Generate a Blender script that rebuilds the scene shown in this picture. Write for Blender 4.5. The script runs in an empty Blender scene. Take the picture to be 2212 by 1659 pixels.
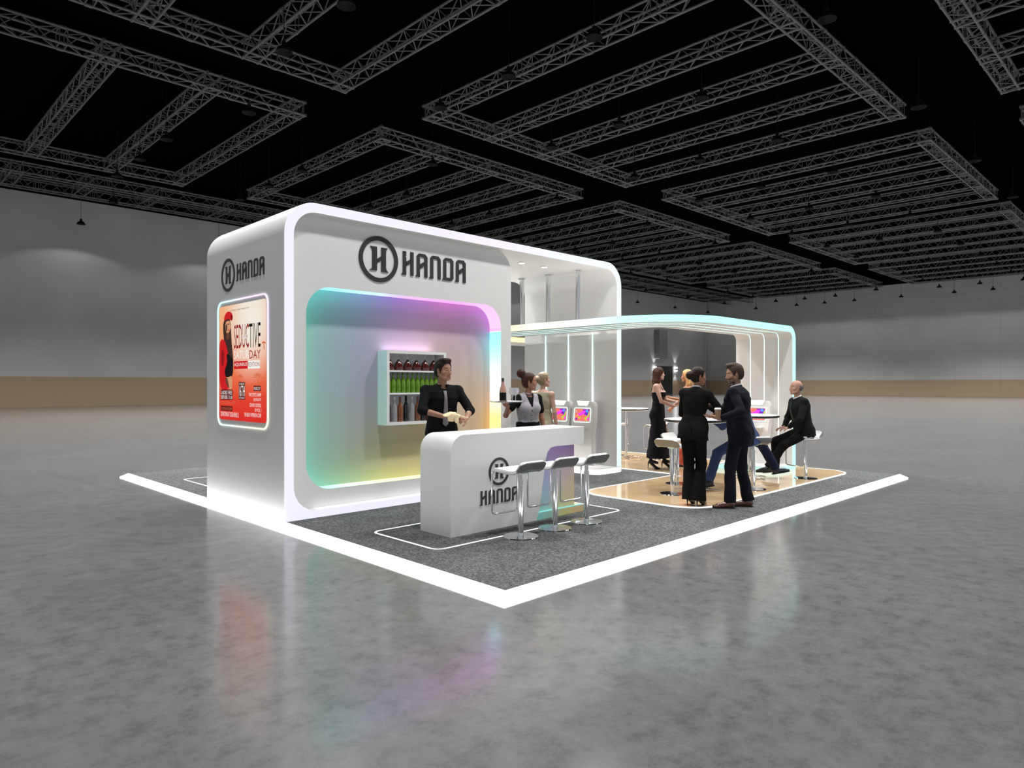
import bpy, math, random
import numpy as np
from mathutils import Vector, Matrix
from mathutils.geometry import tessellate_polygon
random.seed(5)
PI = math.pi
S = bpy.context.scene
COL = S.collection
R = math.radians

# ------------------------------------------------------------------ scene / camera
S.view_settings.view_transform = 'Standard'
S.view_settings.look = 'None'
S.view_settings.gamma = 1
S.view_settings.exposure = 0.0
try: S.view_settings.use_curve_mapping = False
except Exception: pass
CAM = Vector((-3.394, -3.531, 1.6)); YAW = R(45.479)
cd = bpy.data.cameras.new('camera'); cam = bpy.data.objects.new('camera', cd); COL.objects.link(cam)
cam.location = CAM; cam.rotation_euler = (PI/2, 0, YAW - PI/2)
cd.sensor_width = 36; cd.lens = 36*1476.22/2212; cd.shift_y = -1.21/2212; cd.clip_end = 400; cd.clip_start = .05
S.camera = cam
W = bpy.data.worlds.new('world'); S.world = W; W.use_nodes = True
W.node_tree.nodes['Background'].inputs[0].default_value = (.80, .83, .86, 1)
W.node_tree.nodes['Background'].inputs[1].default_value = .55  # grey fill light, added through the hall sides left open behind the camera

def inview(p, m=.08):
    v = Vector(p) - CAM; D = Vector((math.cos(YAW), math.sin(YAW), 0)); Rt = Vector((math.sin(YAW), -math.cos(YAW), 0))
    d = v.dot(D)
    if d < .3: return False
    return abs(v.dot(Rt)/d*1476.22/1106) < 1+m and abs(v.z/d*1476.22/829.5) < 1+m

# ------------------------------------------------------------------ materials
def nt(name):
    m = bpy.data.materials.new(name); m.use_nodes = True
    return m, m.node_tree, m.node_tree.nodes['Principled BSDF']
def mat(name, col, rough=.5, metal=0., spec=.5, noise=.0, nscale=20., bump=0., coat=0., emit=None, es=0., trans=0., ior=1.45, sheen=0.):
    m, t, b = nt(name)
    b.inputs['Base Color'].default_value = (*col, 1)
    b.inputs['Roughness'].default_value = rough; b.inputs['Metallic'].default_value = metal
    b.inputs['Specular IOR Level'].default_value = spec; b.inputs['Coat Weight'].default_value = coat
    b.inputs['Transmission Weight'].default_value = trans; b.inputs['IOR'].default_value = ior
    b.inputs['Sheen Weight'].default_value = sheen
    if emit: b.inputs['Emission Color'].default_value = (*emit, 1); b.inputs['Emission Strength'].default_value = es
    if noise or bump:
        tc = t.nodes.new('ShaderNodeTexCoord'); n = t.nodes.new('ShaderNodeTexNoise')
        n.inputs['Scale'].default_value = nscale; n.inputs['Detail'].default_value = 4
        t.links.new(tc.outputs['Object'], n.inputs['Vector'])
        if noise:
            mx = t.nodes.new('ShaderNodeMix'); mx.data_type = 'RGBA'
            mx.inputs['A'].default_value = (*[c*(1-noise) for c in col], 1); mx.inputs['B'].default_value = (*[min(1, c*(1+noise)) for c in col], 1)
            t.links.new(n.outputs['Fac'], mx.inputs['Factor']); t.links.new(mx.outputs['Result'], b.inputs['Base Color'])
        if bump:
            bp = t.nodes.new('ShaderNodeBump'); bp.inputs['Strength'].default_value = bump; bp.inputs['Distance'].default_value = .01
            t.links.new(n.outputs['Fac'], bp.inputs['Height']); t.links.new(bp.outputs['Normal'], b.inputs['Normal'])
    return m
def emis(name, col, s):
    return mat(name, tuple(.12*c for c in col), .5, emit=col, es=s)
def ramp_node(t, fac, stops):
    r = t.nodes.new('ShaderNodeValToRGB'); e = r.color_ramp.elements
    e[0].position = stops[0][0]; e[0].color = (*stops[0][1], 1); e[1].position = stops[-1][0]; e[1].color = (*stops[-1][1], 1)
    for p, c in stops[1:-1]:
        q = e.new(p); q.color = (*c, 1)
    t.links.new(fac, r.inputs[0]); return r
def coord(t, axis):
    g = t.nodes.new('ShaderNodeNewGeometry'); s = t.nodes.new('ShaderNodeSeparateXYZ')
    t.links.new(g.outputs['Position'], s.inputs[0]); return s.outputs['XYZ'.index(axis)]
def maprange(t, v, a, b):
    n = t.nodes.new('ShaderNodeMapRange'); n.inputs[1].default_value = a; n.inputs[2].default_value = b
    t.links.new(v, n.inputs[0]); return n.outputs[0]
def mixrgb(t, f, a, b, mode='MIX'):
    n = t.nodes.new('ShaderNodeMix'); n.data_type = 'RGBA'; n.blend_type = mode
    for k, v in (('Factor', f), ('A', a), ('B', b)):
        if hasattr(v, 'is_linked'): t.links.new(v, n.inputs[k])
        else: n.inputs[k].default_value = v
    return n.outputs['Result']
def s2l(r, g, b):
    f = lambda c: (c/255/12.92 if c/255 <= .04045 else ((c/255+.055)/1.055)**2.4)
    return (f(r), f(g), f(b))

WHITE = mat('white_laminate', (.72, .72, .715), .38, noise=.01, nscale=3)
WHITE2 = mat('white_gloss', (.82, .82, .82), .25)
CHROME = mat('chrome', (.75, .76, .77), .10, 1.0, noise=.02, nscale=8)
BRUSH = mat('brushed_steel', (.56, .57, .58), .28, 1.0, noise=.04, nscale=40)
BLACK = mat('black_enamel', (.006, .006, .006), .6, spec=.2, noise=.1)
LOGO = mat('charcoal_acrylic', s2l(48, 48, 50), .45, noise=.02)
TRUSS = mat('truss_aluminium', (.115, .115, .115), .45, .2, noise=.08, nscale=1.5)
SEATW = mat('white_leather', (.80, .80, .80), .45, noise=.02)
TILTBLK = mat('black_edge', (.01, .01, .012), .3)

# floor: polished concrete
FLOOR, t, b = nt('polished_concrete')
tc = t.nodes.new('ShaderNodeTexCoord')
n1 = t.nodes.new('ShaderNodeTexNoise'); n1.inputs['Scale'].default_value = .55; n1.inputs['Detail'].default_value = 8; n1.inputs['Roughness'].default_value = .62
n2 = t.nodes.new('ShaderNodeTexNoise'); n2.inputs['Scale'].default_value = 6.5; n2.inputs['Detail'].default_value = 14; n2.inputs['Roughness'].default_value = .76
n3 = t.nodes.new('ShaderNodeTexNoise'); n3.inputs['Scale'].default_value = 90; n3.inputs['Detail'].default_value = 3
for n in (n1, n2, n3): t.links.new(tc.outputs['Object'], n.inputs['Vector'])
r1 = ramp_node(t, n1.outputs['Fac'], [(.3, (.120, .120, .120)), (.7, (.148, .148, .148))])
r2 = ramp_node(t, n2.outputs['Fac'], [(.38, (.70, .70, .70)), (.47, (.93, .93, .93)), (.55, (1.03, 1.03, 1.03)), (.64, (1.16, 1.16, 1.16))])
r3 = ramp_node(t, n3.outputs['Fac'], [(.3, (.9, .9, .9)), (.7, (1.08, 1.08, 1.08))])
c = mixrgb(t, 1.0, r1.outputs[0], r2.outputs[0], 'MULTIPLY'); c = mixrgb(t, .8, c, r3.outputs[0], 'MULTIPLY')
t.links.new(c, b.inputs['Base Color'])
rr_ = ramp_node(t, n2.outputs['Fac'], [(.3, (.17, .17, .17)), (.7, (.115, .115, .115))]); t.links.new(rr_.outputs[0], b.inputs['Roughness'])
b.inputs['IOR'].default_value = 1.62
bp = t.nodes.new('ShaderNodeBump'); bp.inputs['Strength'].default_value = .05; bp.inputs['Distance'].default_value = .004
t.links.new(n2.outputs['Fac'], bp.inputs['Height']); t.links.new(bp.outputs['Normal'], b.inputs['Normal'])

# walls: grey paint above a tan dado, joints on the right wall
def wallmat(name, grid):
    m, t, b = nt(name)
    z = coord(t, 'Z')
    st = t.nodes.new('ShaderNodeMath'); st.operation = 'GREATER_THAN'; st.inputs[1].default_value = 2.06; t.links.new(z, st.inputs[0])
    tc = t.nodes.new('ShaderNodeTexCoord'); n = t.nodes.new('ShaderNodeTexNoise'); n.inputs['Scale'].default_value = .4; n.inputs['Detail'].default_value = 5
    t.links.new(tc.outputs['Object'], n.inputs['Vector'])
    g = ramp_node(t, n.outputs['Fac'], [(.3, (.40, .40, .40)), (.7, (.44, .44, .44))])
    tan = (.36, .272, .185, 1)
    c = mixrgb(t, st.outputs[0], tan, g.outputs[0])
    if grid:
        br = t.nodes.new('ShaderNodeTexBrick'); br.offset = 0.0; br.inputs['Scale'].default_value = 1
        br.inputs['Brick Width'].default_value = 4.5; br.inputs['Row Height'].default_value = .9; br.inputs['Mortar Size'].default_value = .035
        br.inputs['Color1'].default_value = (1, 1, 1, 1); br.inputs['Color2'].default_value = (1, 1, 1, 1); br.inputs['Mortar'].default_value = (.90, .90, .90, 1)
        cb = t.nodes.new('ShaderNodeCombineXYZ'); t.links.new(coord(t, 'Y'), cb.inputs[0]); t.links.new(z, cb.inputs[1])
        t.links.new(cb.outputs[0], br.inputs['Vector'])
        c = mixrgb(t, 1.0, c, br.outputs['Color'], 'MULTIPLY')
    t.links.new(c, b.inputs['Base Color']); b.inputs['Roughness'].default_value = .75; b.inputs['Specular IOR Level'].default_value = .25
    return m
WALLL = wallmat('painted_wall', False); WALLR = wallmat('panelled_wall', True)
CEIL = mat('black_ceiling', (.0016, .0016, .0016), .95, spec=0.0, noise=.1, nscale=.3, emit=None)

# carpet
CARPET, t, b = nt('carpet_pile')
tc = t.nodes.new('ShaderNodeTexCoord')
n1 = t.nodes.new('ShaderNodeTexNoise'); n1.inputs['Scale'].default_value = 48; n1.inputs['Detail'].default_value = 6; n1.inputs['Roughness'].default_value = .85
n2 = t.nodes.new('ShaderNodeTexNoise'); n2.inputs['Scale'].default_value = 2.5; n2.inputs['Detail'].default_value = 3
for n in (n1, n2): t.links.new(tc.outputs['Object'], n.inputs['Vector'])
r1 = ramp_node(t, n1.outputs['Fac'], [(.39, (.030, .033, .033)), (.5, (.086, .093, .092)), (.61, (.20, .21, .208))])
r2 = ramp_node(t, n2.outputs['Fac'], [(.3, (.9, .9, .9)), (.7, (1.06, 1.06, 1.06))])
t.links.new(mixrgb(t, 1.0, r1.outputs[0], r2.outputs[0], 'MULTIPLY'), b.inputs['Base Color'])
b.inputs['Roughness'].default_value = .95; b.inputs['Specular IOR Level'].default_value = .1
bp = t.nodes.new('ShaderNodeBump'); bp.inputs['Strength'].default_value = .6; bp.inputs['Distance'].default_value = .006
t.links.new(n1.outputs['Fac'], bp.inputs['Height']); t.links.new(bp.outputs['Normal'], b.inputs['Normal'])
BEIGE = mat('glossy_beige_floor', s2l(198, 170, 132), .06, spec=.5, noise=.02, nscale=1.0, coat=.2)
BEIGE.node_tree.nodes['Principled BSDF'].inputs['Coat Roughness'].default_value = .04

def gradient_emit(name, axis, stops, a, b_, s):
    m, t, b = nt(name)
    r = ramp_node(t, maprange(t, coord(t, axis), a, b_), stops)
    t.links.new(r.outputs[0], b.inputs['Emission Color']); b.inputs['Emission Strength'].default_value = s
    b.inputs['Base Color'].default_value = (.10, .10, .10, 1); b.inputs['Specular IOR Level'].default_value = .2
    return m
CY = (.17, 1.0, .97); PK = (1.0, .23, 1.0); YL = (1.0, 1.0, .15); LV = (.86, .84, 1.0)
E_FRAME = gradient_emit('lit_frame_edge', 'X', [(0, (.86, .85, 1.0)), (.55, (.89, .84, 1.0)), (.85, (.85, .96, 1.0)), (1, (.84, 1.0, .97))], .2, 6.64, .97)
E_BORDER = emis('lit_floor_border', (1, 1, 1), 4.0)
E_LINE = emis('white_floor_line', (1, 1, 1), 1.1)
E_LED = gradient_emit('led_line', 'Z', [(0, (.98, .85, .88)), (.5, (.92, .90, 1.0)), (.7, (.60, .98, .93)), (1, (.22, .40, .37))], 0, 2.6, 3.6)
E_TOP = gradient_emit('led_reveal_top', 'X', [(0, CY), (.12, (.22, 1, 1)), (.45, (.45, .30, 1)), (.75, PK), (1, (.97, .36, 1))], .57, 3.77, 1.8)
E_RIGHT = gradient_emit('led_reveal_right', 'Z', [(0, (1, .75, .14)), (.32, (1, .62, .16)), (.5, (.60, .55, .6)), (.75, (.22, 1, 1)), (.846, CY), (.85, (.97, .23, 1)), (1, (1, .34, 1))], .31, 2.77, 2.2)
E_LEFT = emis('led_reveal_left', (.15, 1.0, .74), 1.7)
E_BOT = gradient_emit('led_reveal_bottom', 'X', [(0, (.30, 1, .97)), (.12, (.35, 1, .7)), (.35, (.85, 1, .40)), (1, (1, .92, .30))], .57, 3.77, 1.7)
E_WHITE = emis('white_light_panel', (1, 1, .99), 5)
E_CAN = None
m, t, b = nt('lit_canopy_edge')
r = ramp_node(t, maprange(t, coord(t, 'Y'), 1.8, 6.0), [(0, (.36, 1.0, .96)), (.22, (.42, 1, .98)), (.42, (.62, .66, 1)), (.60, (1, 1, .55)), (.9, (1, .95, .34)), (1, (1, .95, .32))])
t.links.new(r.outputs[0], b.inputs['Emission Color']); b.inputs['Emission Strength'].default_value = 1.5; b.inputs['Base Color'].default_value = (.08, .1, .1, 1); E_CAN = m

# rainbow print, with the LED light on the alcove wall painted into its colours
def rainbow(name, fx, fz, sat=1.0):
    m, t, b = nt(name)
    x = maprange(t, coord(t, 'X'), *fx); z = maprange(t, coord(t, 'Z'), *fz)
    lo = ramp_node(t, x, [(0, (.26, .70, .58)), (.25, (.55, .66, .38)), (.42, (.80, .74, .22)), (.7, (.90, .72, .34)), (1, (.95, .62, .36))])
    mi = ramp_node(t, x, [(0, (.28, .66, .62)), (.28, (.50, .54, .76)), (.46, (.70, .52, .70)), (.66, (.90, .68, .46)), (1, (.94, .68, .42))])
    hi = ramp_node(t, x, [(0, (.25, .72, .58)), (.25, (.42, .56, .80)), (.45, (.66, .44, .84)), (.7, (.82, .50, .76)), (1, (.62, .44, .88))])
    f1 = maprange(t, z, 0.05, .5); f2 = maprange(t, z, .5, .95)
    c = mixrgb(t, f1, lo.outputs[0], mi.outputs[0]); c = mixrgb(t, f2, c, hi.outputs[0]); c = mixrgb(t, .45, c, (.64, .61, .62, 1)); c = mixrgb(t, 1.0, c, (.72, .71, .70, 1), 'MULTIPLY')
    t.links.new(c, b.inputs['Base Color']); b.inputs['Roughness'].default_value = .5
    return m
RB_WALL = rainbow('rainbow_print_led_glow', (.57, 3.77), (.31, 2.77))
m, t, b = nt('rainbow_counter_print')
x = maprange(t, coord(t, 'X'), 2.36, 3.2); z = maprange(t, coord(t, 'Z'), 0, .85)
lo = ramp_node(t, x, [(0, (.22, .66, .58)), (.3, (.35, .62, .50)), (.55, (.62, .62, .22)), (1, (.72, .50, .28))])
mi = ramp_node(t, x, [(0, (.30, .55, .62)), (.3, (.40, .42, .66)), (.6, (.60, .50, .50)), (1, (.62, .50, .28))])
hi = ramp_node(t, x, [(0, (.40, .30, .62)), (.5, (.42, .27, .60)), (1, (.34, .20, .50))])
c = mixrgb(t, maprange(t, z, .0, .5), lo.outputs[0], mi.outputs[0]); c = mixrgb(t, maprange(t, z, .5, 1), c, hi.outputs[0])
t.links.new(c, b.inputs['Base Color']); b.inputs['Roughness'].default_value = .4; RB_CNT = m

# ------------------------------------------------------------------ mesh helpers
class MB:
    def __init__(s): s.v = []; s.f = []; s.m = []
    def add(s, vs, fs, mi=0):
        o = len(s.v); s.v += [tuple(v) for v in vs]; s.f += [tuple(i+o for i in f) for f in fs]; s.m += [mi]*len(fs)
    def box(s, a, b, mi=0):
        x0, y0, z0 = a; x1, y1, z1 = b
        s.add([(x0,y0,z0),(x1,y0,z0),(x1,y1,z0),(x0,y1,z0),(x0,y0,z1),(x1,y0,z1),(x1,y1,z1),(x0,y1,z1)],
              [(0,3,2,1),(4,5,6,7),(0,1,5,4),(1,2,6,5),(2,3,7,6),(3,0,4,7)], mi)
    def tube(s, pts, r, n=8, mi=0, closed=False, flat=(1, 1)):
        P = [Vector(p) for p in pts]; N = len(P); rs = r if isinstance(r, (list, tuple)) else [r]*N
        vs = []; up = None
        for i in range(N):
            if closed: d = (P[(i+1) % N]-P[i-1])
            else: d = P[min(i+1, N-1)]-P[max(i-1, 0)]
            d.normalize()
            if up is None:
                up = Vector((0, 0, 1)) if abs(d.z) < .9 else Vector((1, 0, 0))
            sd = d.cross(up); sd.normalize(); up = sd.cross(d); up.normalize()
            for k in range(n):
                a = 2*PI*(k+.5)/n; vs.append(P[i]+(sd*math.cos(a)*flat[0]+up*math.sin(a)*flat[1])*rs[i])
        fs = []
        for i in range(N if closed else N-1):
            j = (i+1) % N
            for k in range(n):
                l = (k+1) % n; fs.append((i*n+k, i*n+l, j*n+l, j*n+k))
        if not closed: fs.append(tuple(range(n))[::-1]); fs.append(tuple((N-1)*n+k for k in range(n)))
        s.add(vs, fs, mi)
    def lathe(s, prof, c=(0, 0, 0), n=32, mi=0, sc=(1, 1)):
        vs = []; fs = []; m = len(prof)
        for k in range(n):
            a = 2*PI*k/n
            for r, z in prof: vs.append((c[0]+r*math.cos(a)*sc[0], c[1]+r*math.sin(a)*sc[1], c[2]+z))
        for k in range(n):
            l = (k+1) % n
            for i in range(m-1): fs.append((k*m+i, l*m+i, l*m+i+1, k*m+i+1))
        s.add(vs, fs, mi)
    def plate(s, loops, fn, t0, t1, mi=0, side=True):
        """2D loops (outer, holes...) extruded from t0 to t1; fn(u,v,t)->3D"""
        flat = [p for l in loops for p in l]
        tri = tessellate_polygon([[Vector((p[0], p[1], 0)) for p in l] for l in loops])
        n = len(flat)
        vs = [fn(p[0], p[1], t1) for p in flat]+[fn(p[0], p[1], t0) for p in flat]
        fs = []
        for a, b_, c_ in tri:
            pa, pb, pc = flat[a], flat[b_], flat[c_]
            cr = (pb[0]-pa[0])*(pc[1]-pa[1])-(pb[1]-pa[1])*(pc[0]-pa[0])
            if abs(cr) < 1e-12: continue
            if cr < 0: b_, c_ = c_, b_
            fs.append((a, b_, c_)); fs.append((a+n, c_+n, b_+n))
        if side:
            o = 0
            for li, l in enumerate(loops):
                m = len(l); ar = sum(l[i][0]*l[(i+1) % m][1]-l[(i+1) % m][0]*l[i][1] for i in range(m))
                ccw = (ar > 0) == (li == 0)
                for i in range(m):
                    j = (i+1) % m
                    q = (o+i+n, o+j+n, o+j, o+i) if ccw else (o+j+n, o+i+n, o+i, o+j)
                    fs.append(q)
                o += m
        # orientation check: is map right handed?
        e = Vector(fn(1, 0, 0))-Vector(fn(0, 0, 0)); g = Vector(fn(0, 1, 0))-Vector(fn(0, 0, 0)); h = Vector(fn(0, 0, 1))-Vector(fn(0, 0, 0))
        if e.cross(g).dot(h)*(t1-t0) < 0: fs = [f[::-1] for f in fs]
        s.add(vs, fs, mi)
    def mesh(s, name, mats, smooth=None):
        me = bpy.data.meshes.new(name); me.from_pydata(s.v, [], s.f)
        for m in (mats if isinstance(mats, (list, tuple)) else [mats]): me.materials.append(m)
        me.polygons.foreach_set('material_index', s.m)
        if smooth:
            me.polygons.foreach_set('use_smooth', [True]*len(me.polygons)); me.set_sharp_from_angle(angle=R(smooth))
        me.update(); return me
    def obj(s, name, mats, parent=None, smooth=None, bevel=0, segs=2):
        o = bpy.data.objects.new(name, s.mesh(name, mats, smooth)); COL.objects.link(o)
        if parent: o.parent = parent
        if bevel:
            bm = o.modifiers.new('bevel', 'BEVEL'); bm.width = bevel; bm.segments = segs; bm.limit_method = 'ANGLE'; bm.angle_limit = R(50)
        return o
def tag(o, label=None, cat=None, group=None, kind=None):
    if label: o['label'] = label
    if cat: o['category'] = cat
    if group: o['group'] = group
    if kind: o['kind'] = kind
    return o
def empty(name, loc=(0, 0, 0), rz=0, label=None, cat=None, group=None):
    o = bpy.data.objects.new(name, None); COL.objects.link(o); o.location = loc; o.rotation_euler = (0, 0, rz); o.empty_display_size = .1
    return tag(o, label, cat, group)
def dup(root, loc, rz=0, label=None, group=None):
    r = root.copy(); COL.objects.link(r); r.location = loc; r.rotation_euler = (0, 0, rz)
    if label: r['label'] = label
    if group: r['group'] = group
    for ch in list(root.children):
        c_ = ch.copy(); COL.objects.link(c_); c_.parent = r
        for g in ch.children:
            d = g.copy(); COL.objects.link(d); d.parent = c_
    return r
def rr(x0, y0, x1, y1, r, seg=10):
    """rounded rectangle ccw; r = scalar or (bl, br, tr, tl)"""
    rs = r if isinstance(r, (list, tuple)) else (r,)*4
    out = []
    for (cx, cy, a0, q) in ((x0+rs[0], y0+rs[0], PI, rs[0]), (x1-rs[1], y0+rs[1], 1.5*PI, rs[1]), (x1-rs[2], y1-rs[2], 0, rs[2]), (x0+rs[3], y1-rs[3], .5*PI, rs[3])):
        if q <= 1e-6: out.append((cx, cy)); continue
        for i in range(seg+1):
            a = a0+PI/2*i/seg; out.append((cx+q*math.cos(a), cy+q*math.sin(a)))
    return out
def FY(y): return lambda u, v, t: (u, y+t, v)       # plane facing -Y, depth +Y
def FX(x): return lambda u, v, t: (x+t, u, v)       # plane X=const
def FZ(z=0): return lambda u, v, t: (u, v, z+t)

# ------------------------------------------------------------------ setting
def struct(mb, name, m, **k):
    return tag(mb.obj(name, m, **k), kind='structure')
YW, XW, ZC = 51.8, 93.8, 14.4
q = MB(); q.add([(-18,-18,0),(XW+.2,-18,0),(XW+.2,YW+.2,0),(-18,YW+.2,0)], [(0,1,2,3)]); struct(q, 'floor', FLOOR)
q = MB(); q.box((-18,-18,ZC), (XW+.3,YW+.3,ZC+.2)); struct(q, 'ceiling', CEIL)
q = MB(); q.box((-18,YW,0), (XW,YW+.3,ZC)); struct(q, 'wall_left', WALLL)
q = MB(); q.box((XW,-18,0), (XW+.3,YW+.3,ZC)); struct(q, 'wall_right', WALLR)
q = MB(); q.box((XW-.28,YW-.16,0), (XW-.16,YW-.04,ZC)); struct(q, 'trim_1', mat('pale_corner_trim', (.5, .5, .5), .4, noise=.02))
DARK = mat('dark_door', (.02, .026, .024), .5, noise=.05)
dr = empty('door_1', (82, YW, 0)); dr['kind'] = 'structure'
q = MB(); q.box((-2, -.08, 0), (-.02, -.005, 4.0)); q.obj('door_leaf', DARK, dr)
q = MB(); q.box((.02, -.08, 0), (2, -.005, 4.0)); q.obj('door_leaf', DARK, dr)
q = MB(); q.box((-2.12, -.1, 0), (-2.0, -.005, 4.12)); q.box((2.0, -.1, 0), (2.12, -.005, 4.12)); q.box((-2.12, -.1, 4.0), (2.12, -.005, 4.12)); q.obj('door_frame', mat('door_frame_paint', (.05, .055, .055), .5, noise=.05), dr)
q = MB(); q.box((79.5, YW-.9, 5.15), (81.55, YW-.01, 9.25))
tag(q.obj('duct_box', mat('grey_duct', (.24, .24, .24), .7, noise=.05), bevel=.03), 'tall grey duct box fixed on the far left wall above the dark door', 'duct')
# door sconces: pairs of up and down lights
E_SC = emis('sconce_light', (1, 1, .97), 6)
for i, X in enumerate((79.4, 84.9)):
    a = empty('wall_lamp', (X, YW, 3.7), 0, ('glowing up-and-down wall lamp left of the dark door', 'glowing up-and-down wall lamp right of the dark door')[i], 'lamp')
    q = MB(); q.box((-.14, -.2, -.05), (.14, 0, .05)); q.obj('bracket', BRUSH, a)
    for dz in (.23, -.23):
        q = MB(); q.box((-.2, -.32, dz-.11), (.2, -.02, dz+.11)); q.obj('lamp_shade', E_SC, a, bevel=.02)
    for dz, rx in ((.45, PI), (-.45, 0)):
        ld = bpy.data.lights.new('sconce_spot', 'SPOT'); ld.energy = 110; ld.spot_size = R(75); ld.spot_blend = .6; ld.shadow_soft_size = .1
        lo = bpy.data.objects.new('sconce_spot', ld); COL.objects.link(lo); lo.parent = a; lo.location = (0, -.35, dz); lo.rotation_euler = (rx, 0, 0)

# ------------------------------------------------------------------ roof trusses
def beam_mesh(L, sec=.56, n=None):
    q = MB(); h = sec/2; CH = .046; BR = .021
    for sy in (-h, h):
        for sz in (0, sec): q.tube([(0, sy, sz), (L, sy, sz)], CH, 8)
    segs = max(1, round(L/3.0)); sl = L/segs
    for k in range(segs):
        x0 = k*sl+.12; x1 = (k+1)*sl-.12; nb = 5; st = (x1-x0)/nb
        for face in range(4):
            a, b_ = {0: (((-h, 0)), ((h, 0))), 1: ((-h, sec), (h, sec)), 2: ((-h, 0), (-h, sec)), 3: ((h, 0), (h, sec))}[face]
            for i in range(nb):
                p, r_ = (a, b_) if (i+face) % 2 == 0 else (b_, a)
                q.tube([(x0+i*st, p[0], p[1]), (x0+(i+1)*st, r_[0], r_[1])], BR, 5)
            for xx in (x0, x1): q.tube([(xx, *a), (xx, *b_)], BR, 5)
        for sy in (-h, h):
            for sz in (0, sec): q.tube([((k+1)*sl-.10, sy, sz), ((k+1)*sl+.10, sy, sz)] if k < segs-1 else [(L-.2, sy, sz), (L+.05, sy, sz)], CH*1.35, 8)
    for sy in (-h, h):
        for sz in (0, sec): q.tube([(-.05, sy, sz), (.2, sy, sz)], CH*1.35, 8)
    return q.mesh('truss_beam', TRUSS, 40)
ZB = 13.4
LM = 15.1
q = MB(); q.tube([(0, 0, 0), (0, 0, .438)], .012, 6); rod_me = q.mesh('hanger_rod', BLACK)
bm_long = beam_mesh(LM); bm_short = beam_mesh(3.9)
xr = [-7.87+19.05*k+0. for k in range(6)]      # right edges -7.9, 11.2, 30.2 ...
NB = {0: 'nearest', 1: 'second', 2: 'third', 3: 'fourth', 4: 'fifth'}
for kx in range(0, 5):
    X1 = 11.2+19.05*kx; X0 = X1-LM
    for ky, (Y0, Y1) in enumerate(((-12.8, 2.3), (5.85, 20.95), (24.3, 39.4), (42.8, 46.7))):
        Ly = Y1-Y0
        pts = [(x, y, ZB) for x in (X0, (X0+X1)/2, X1, X0*.75+X1*.25, X0*.25+X1*.75) for y in (Y0, (Y0+Y1)/2, Y1)]
        if not any(inview(p, .12) for p in pts): continue
        band = ('in the row at upper right', 'in the long middle row', 'in the left row', 'in the narrow row along the left wall')[ky]
        g = empty('truss_grid', (X0, Y0, ZB), 0, '%s aluminium truss grid from the camera, %s' % (NB[kx], band), 'truss', 'roof truss grids')
        for hx_ in (.28, LM-.28):
            for hy_ in (.28, Ly-.28):
                o = bpy.data.objects.new('hanger_rod', rod_me); COL.objects.link(o); o.parent = g; o.location = (hx_, hy_, .56)
        for yy in (0.28, Ly-.28):
            o = bpy.data.objects.new('truss_beam', bm_long); COL.objects.link(o); o.parent = g; o.location = (0, yy, 0)
        if Ly < 10:
            for yy in (.28, Ly-.28):
                o = bpy.data.objects.new('truss_beam', bm_short); COL.objects.link(o); o.parent = g; o.location = (LM+.02, yy, 0)
        for i in range(5):
            o = bpy.data.objects.new('truss_beam', bm_long if Ly > 10 else bm_short); COL.objects.link(o); o.parent = g
            o.rotation_euler = (0, 0, PI/2); o.location = (.28+(LM-.56)*i/4, 0, 0)
# ------------------------------------------------------------------ pendant lamps
pl = empty('pendant_lamp', (0, 0, -50), 0, 'x', 'lamp')
q = MB(); q.lathe([(.0, .36), (.06, .36), (.072, .32), (.072, .20), (.12, .19), (.20, .13), (.255, .035), (.265, 0), (.255, 0), (.19, .11), (.09, .17), (0, .18)], n=24); q.obj('lamp_shade', BLACK, pl, 40)
q = MB(); q.tube([(0, 0, .29), (0, 0, 2.25)], .012, 6); q.obj('cord', BLACK, pl)
ld = bpy.data.lights.new('hall_lamp', 'SPOT'); ld.energy = 2300; ld.spot_size = R(121); ld.spot_blend = .5; ld.shadow_soft_size = .45; ld.color = (1, .985, .96)
ld2 = ld.copy(); ld2.energy = 150; ld2.spot_size = R(140); ld2.spot_blend = .18; ld2.shadow_soft_size = .10
lamps = []
for k in range(-1, 14):
    for y in (9.6, 13.35, 17.1): lamps.append((6.7+6.34*k, y, 'over the aisle behind the stand'))
    for y in (28.1, 31.8, 35.5): lamps.append((6.7+6.34*k, y, 'over the left half of the hall'))
    for y in (-1.2, -5.0): lamps.append((6.7+6.34*k, y, 'x'))
for k in range(-1, 10):
    for y, s_ in ((22.7, 'in the gap between the truss rows'), (41.3, 'beside the narrow truss grids'), (48.8, 'along the left wall'), (4.2, 'right of the big truss grids')): lamps.append((8.0+9.02*k, y, s_))
first = True
nl = 0
for x, y, s_ in lamps:
    z = 12.15
    if x < -8 or (x < 10 and y < -2): continue
    lo = bpy.data.objects.new('hall_lamp', ld2 if (y > 48 or x > 86) else ld); lo.location = (x, y, z-.02); COL.objects.link(lo); nl += 1
    if not inview((x, y, z+.2), .03) or s_ == 'x': continue
    lab = 'small black bell pendant lamp hanging from the ceiling ' + s_
    if first: pl.location = (x, y, z); pl['label'] = lab; pl['group'] = 'pendant lamps '+s_; first = False
    else: dup(pl, (x, y, z), 0, lab, 'pendant lamps '+s_)

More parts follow.
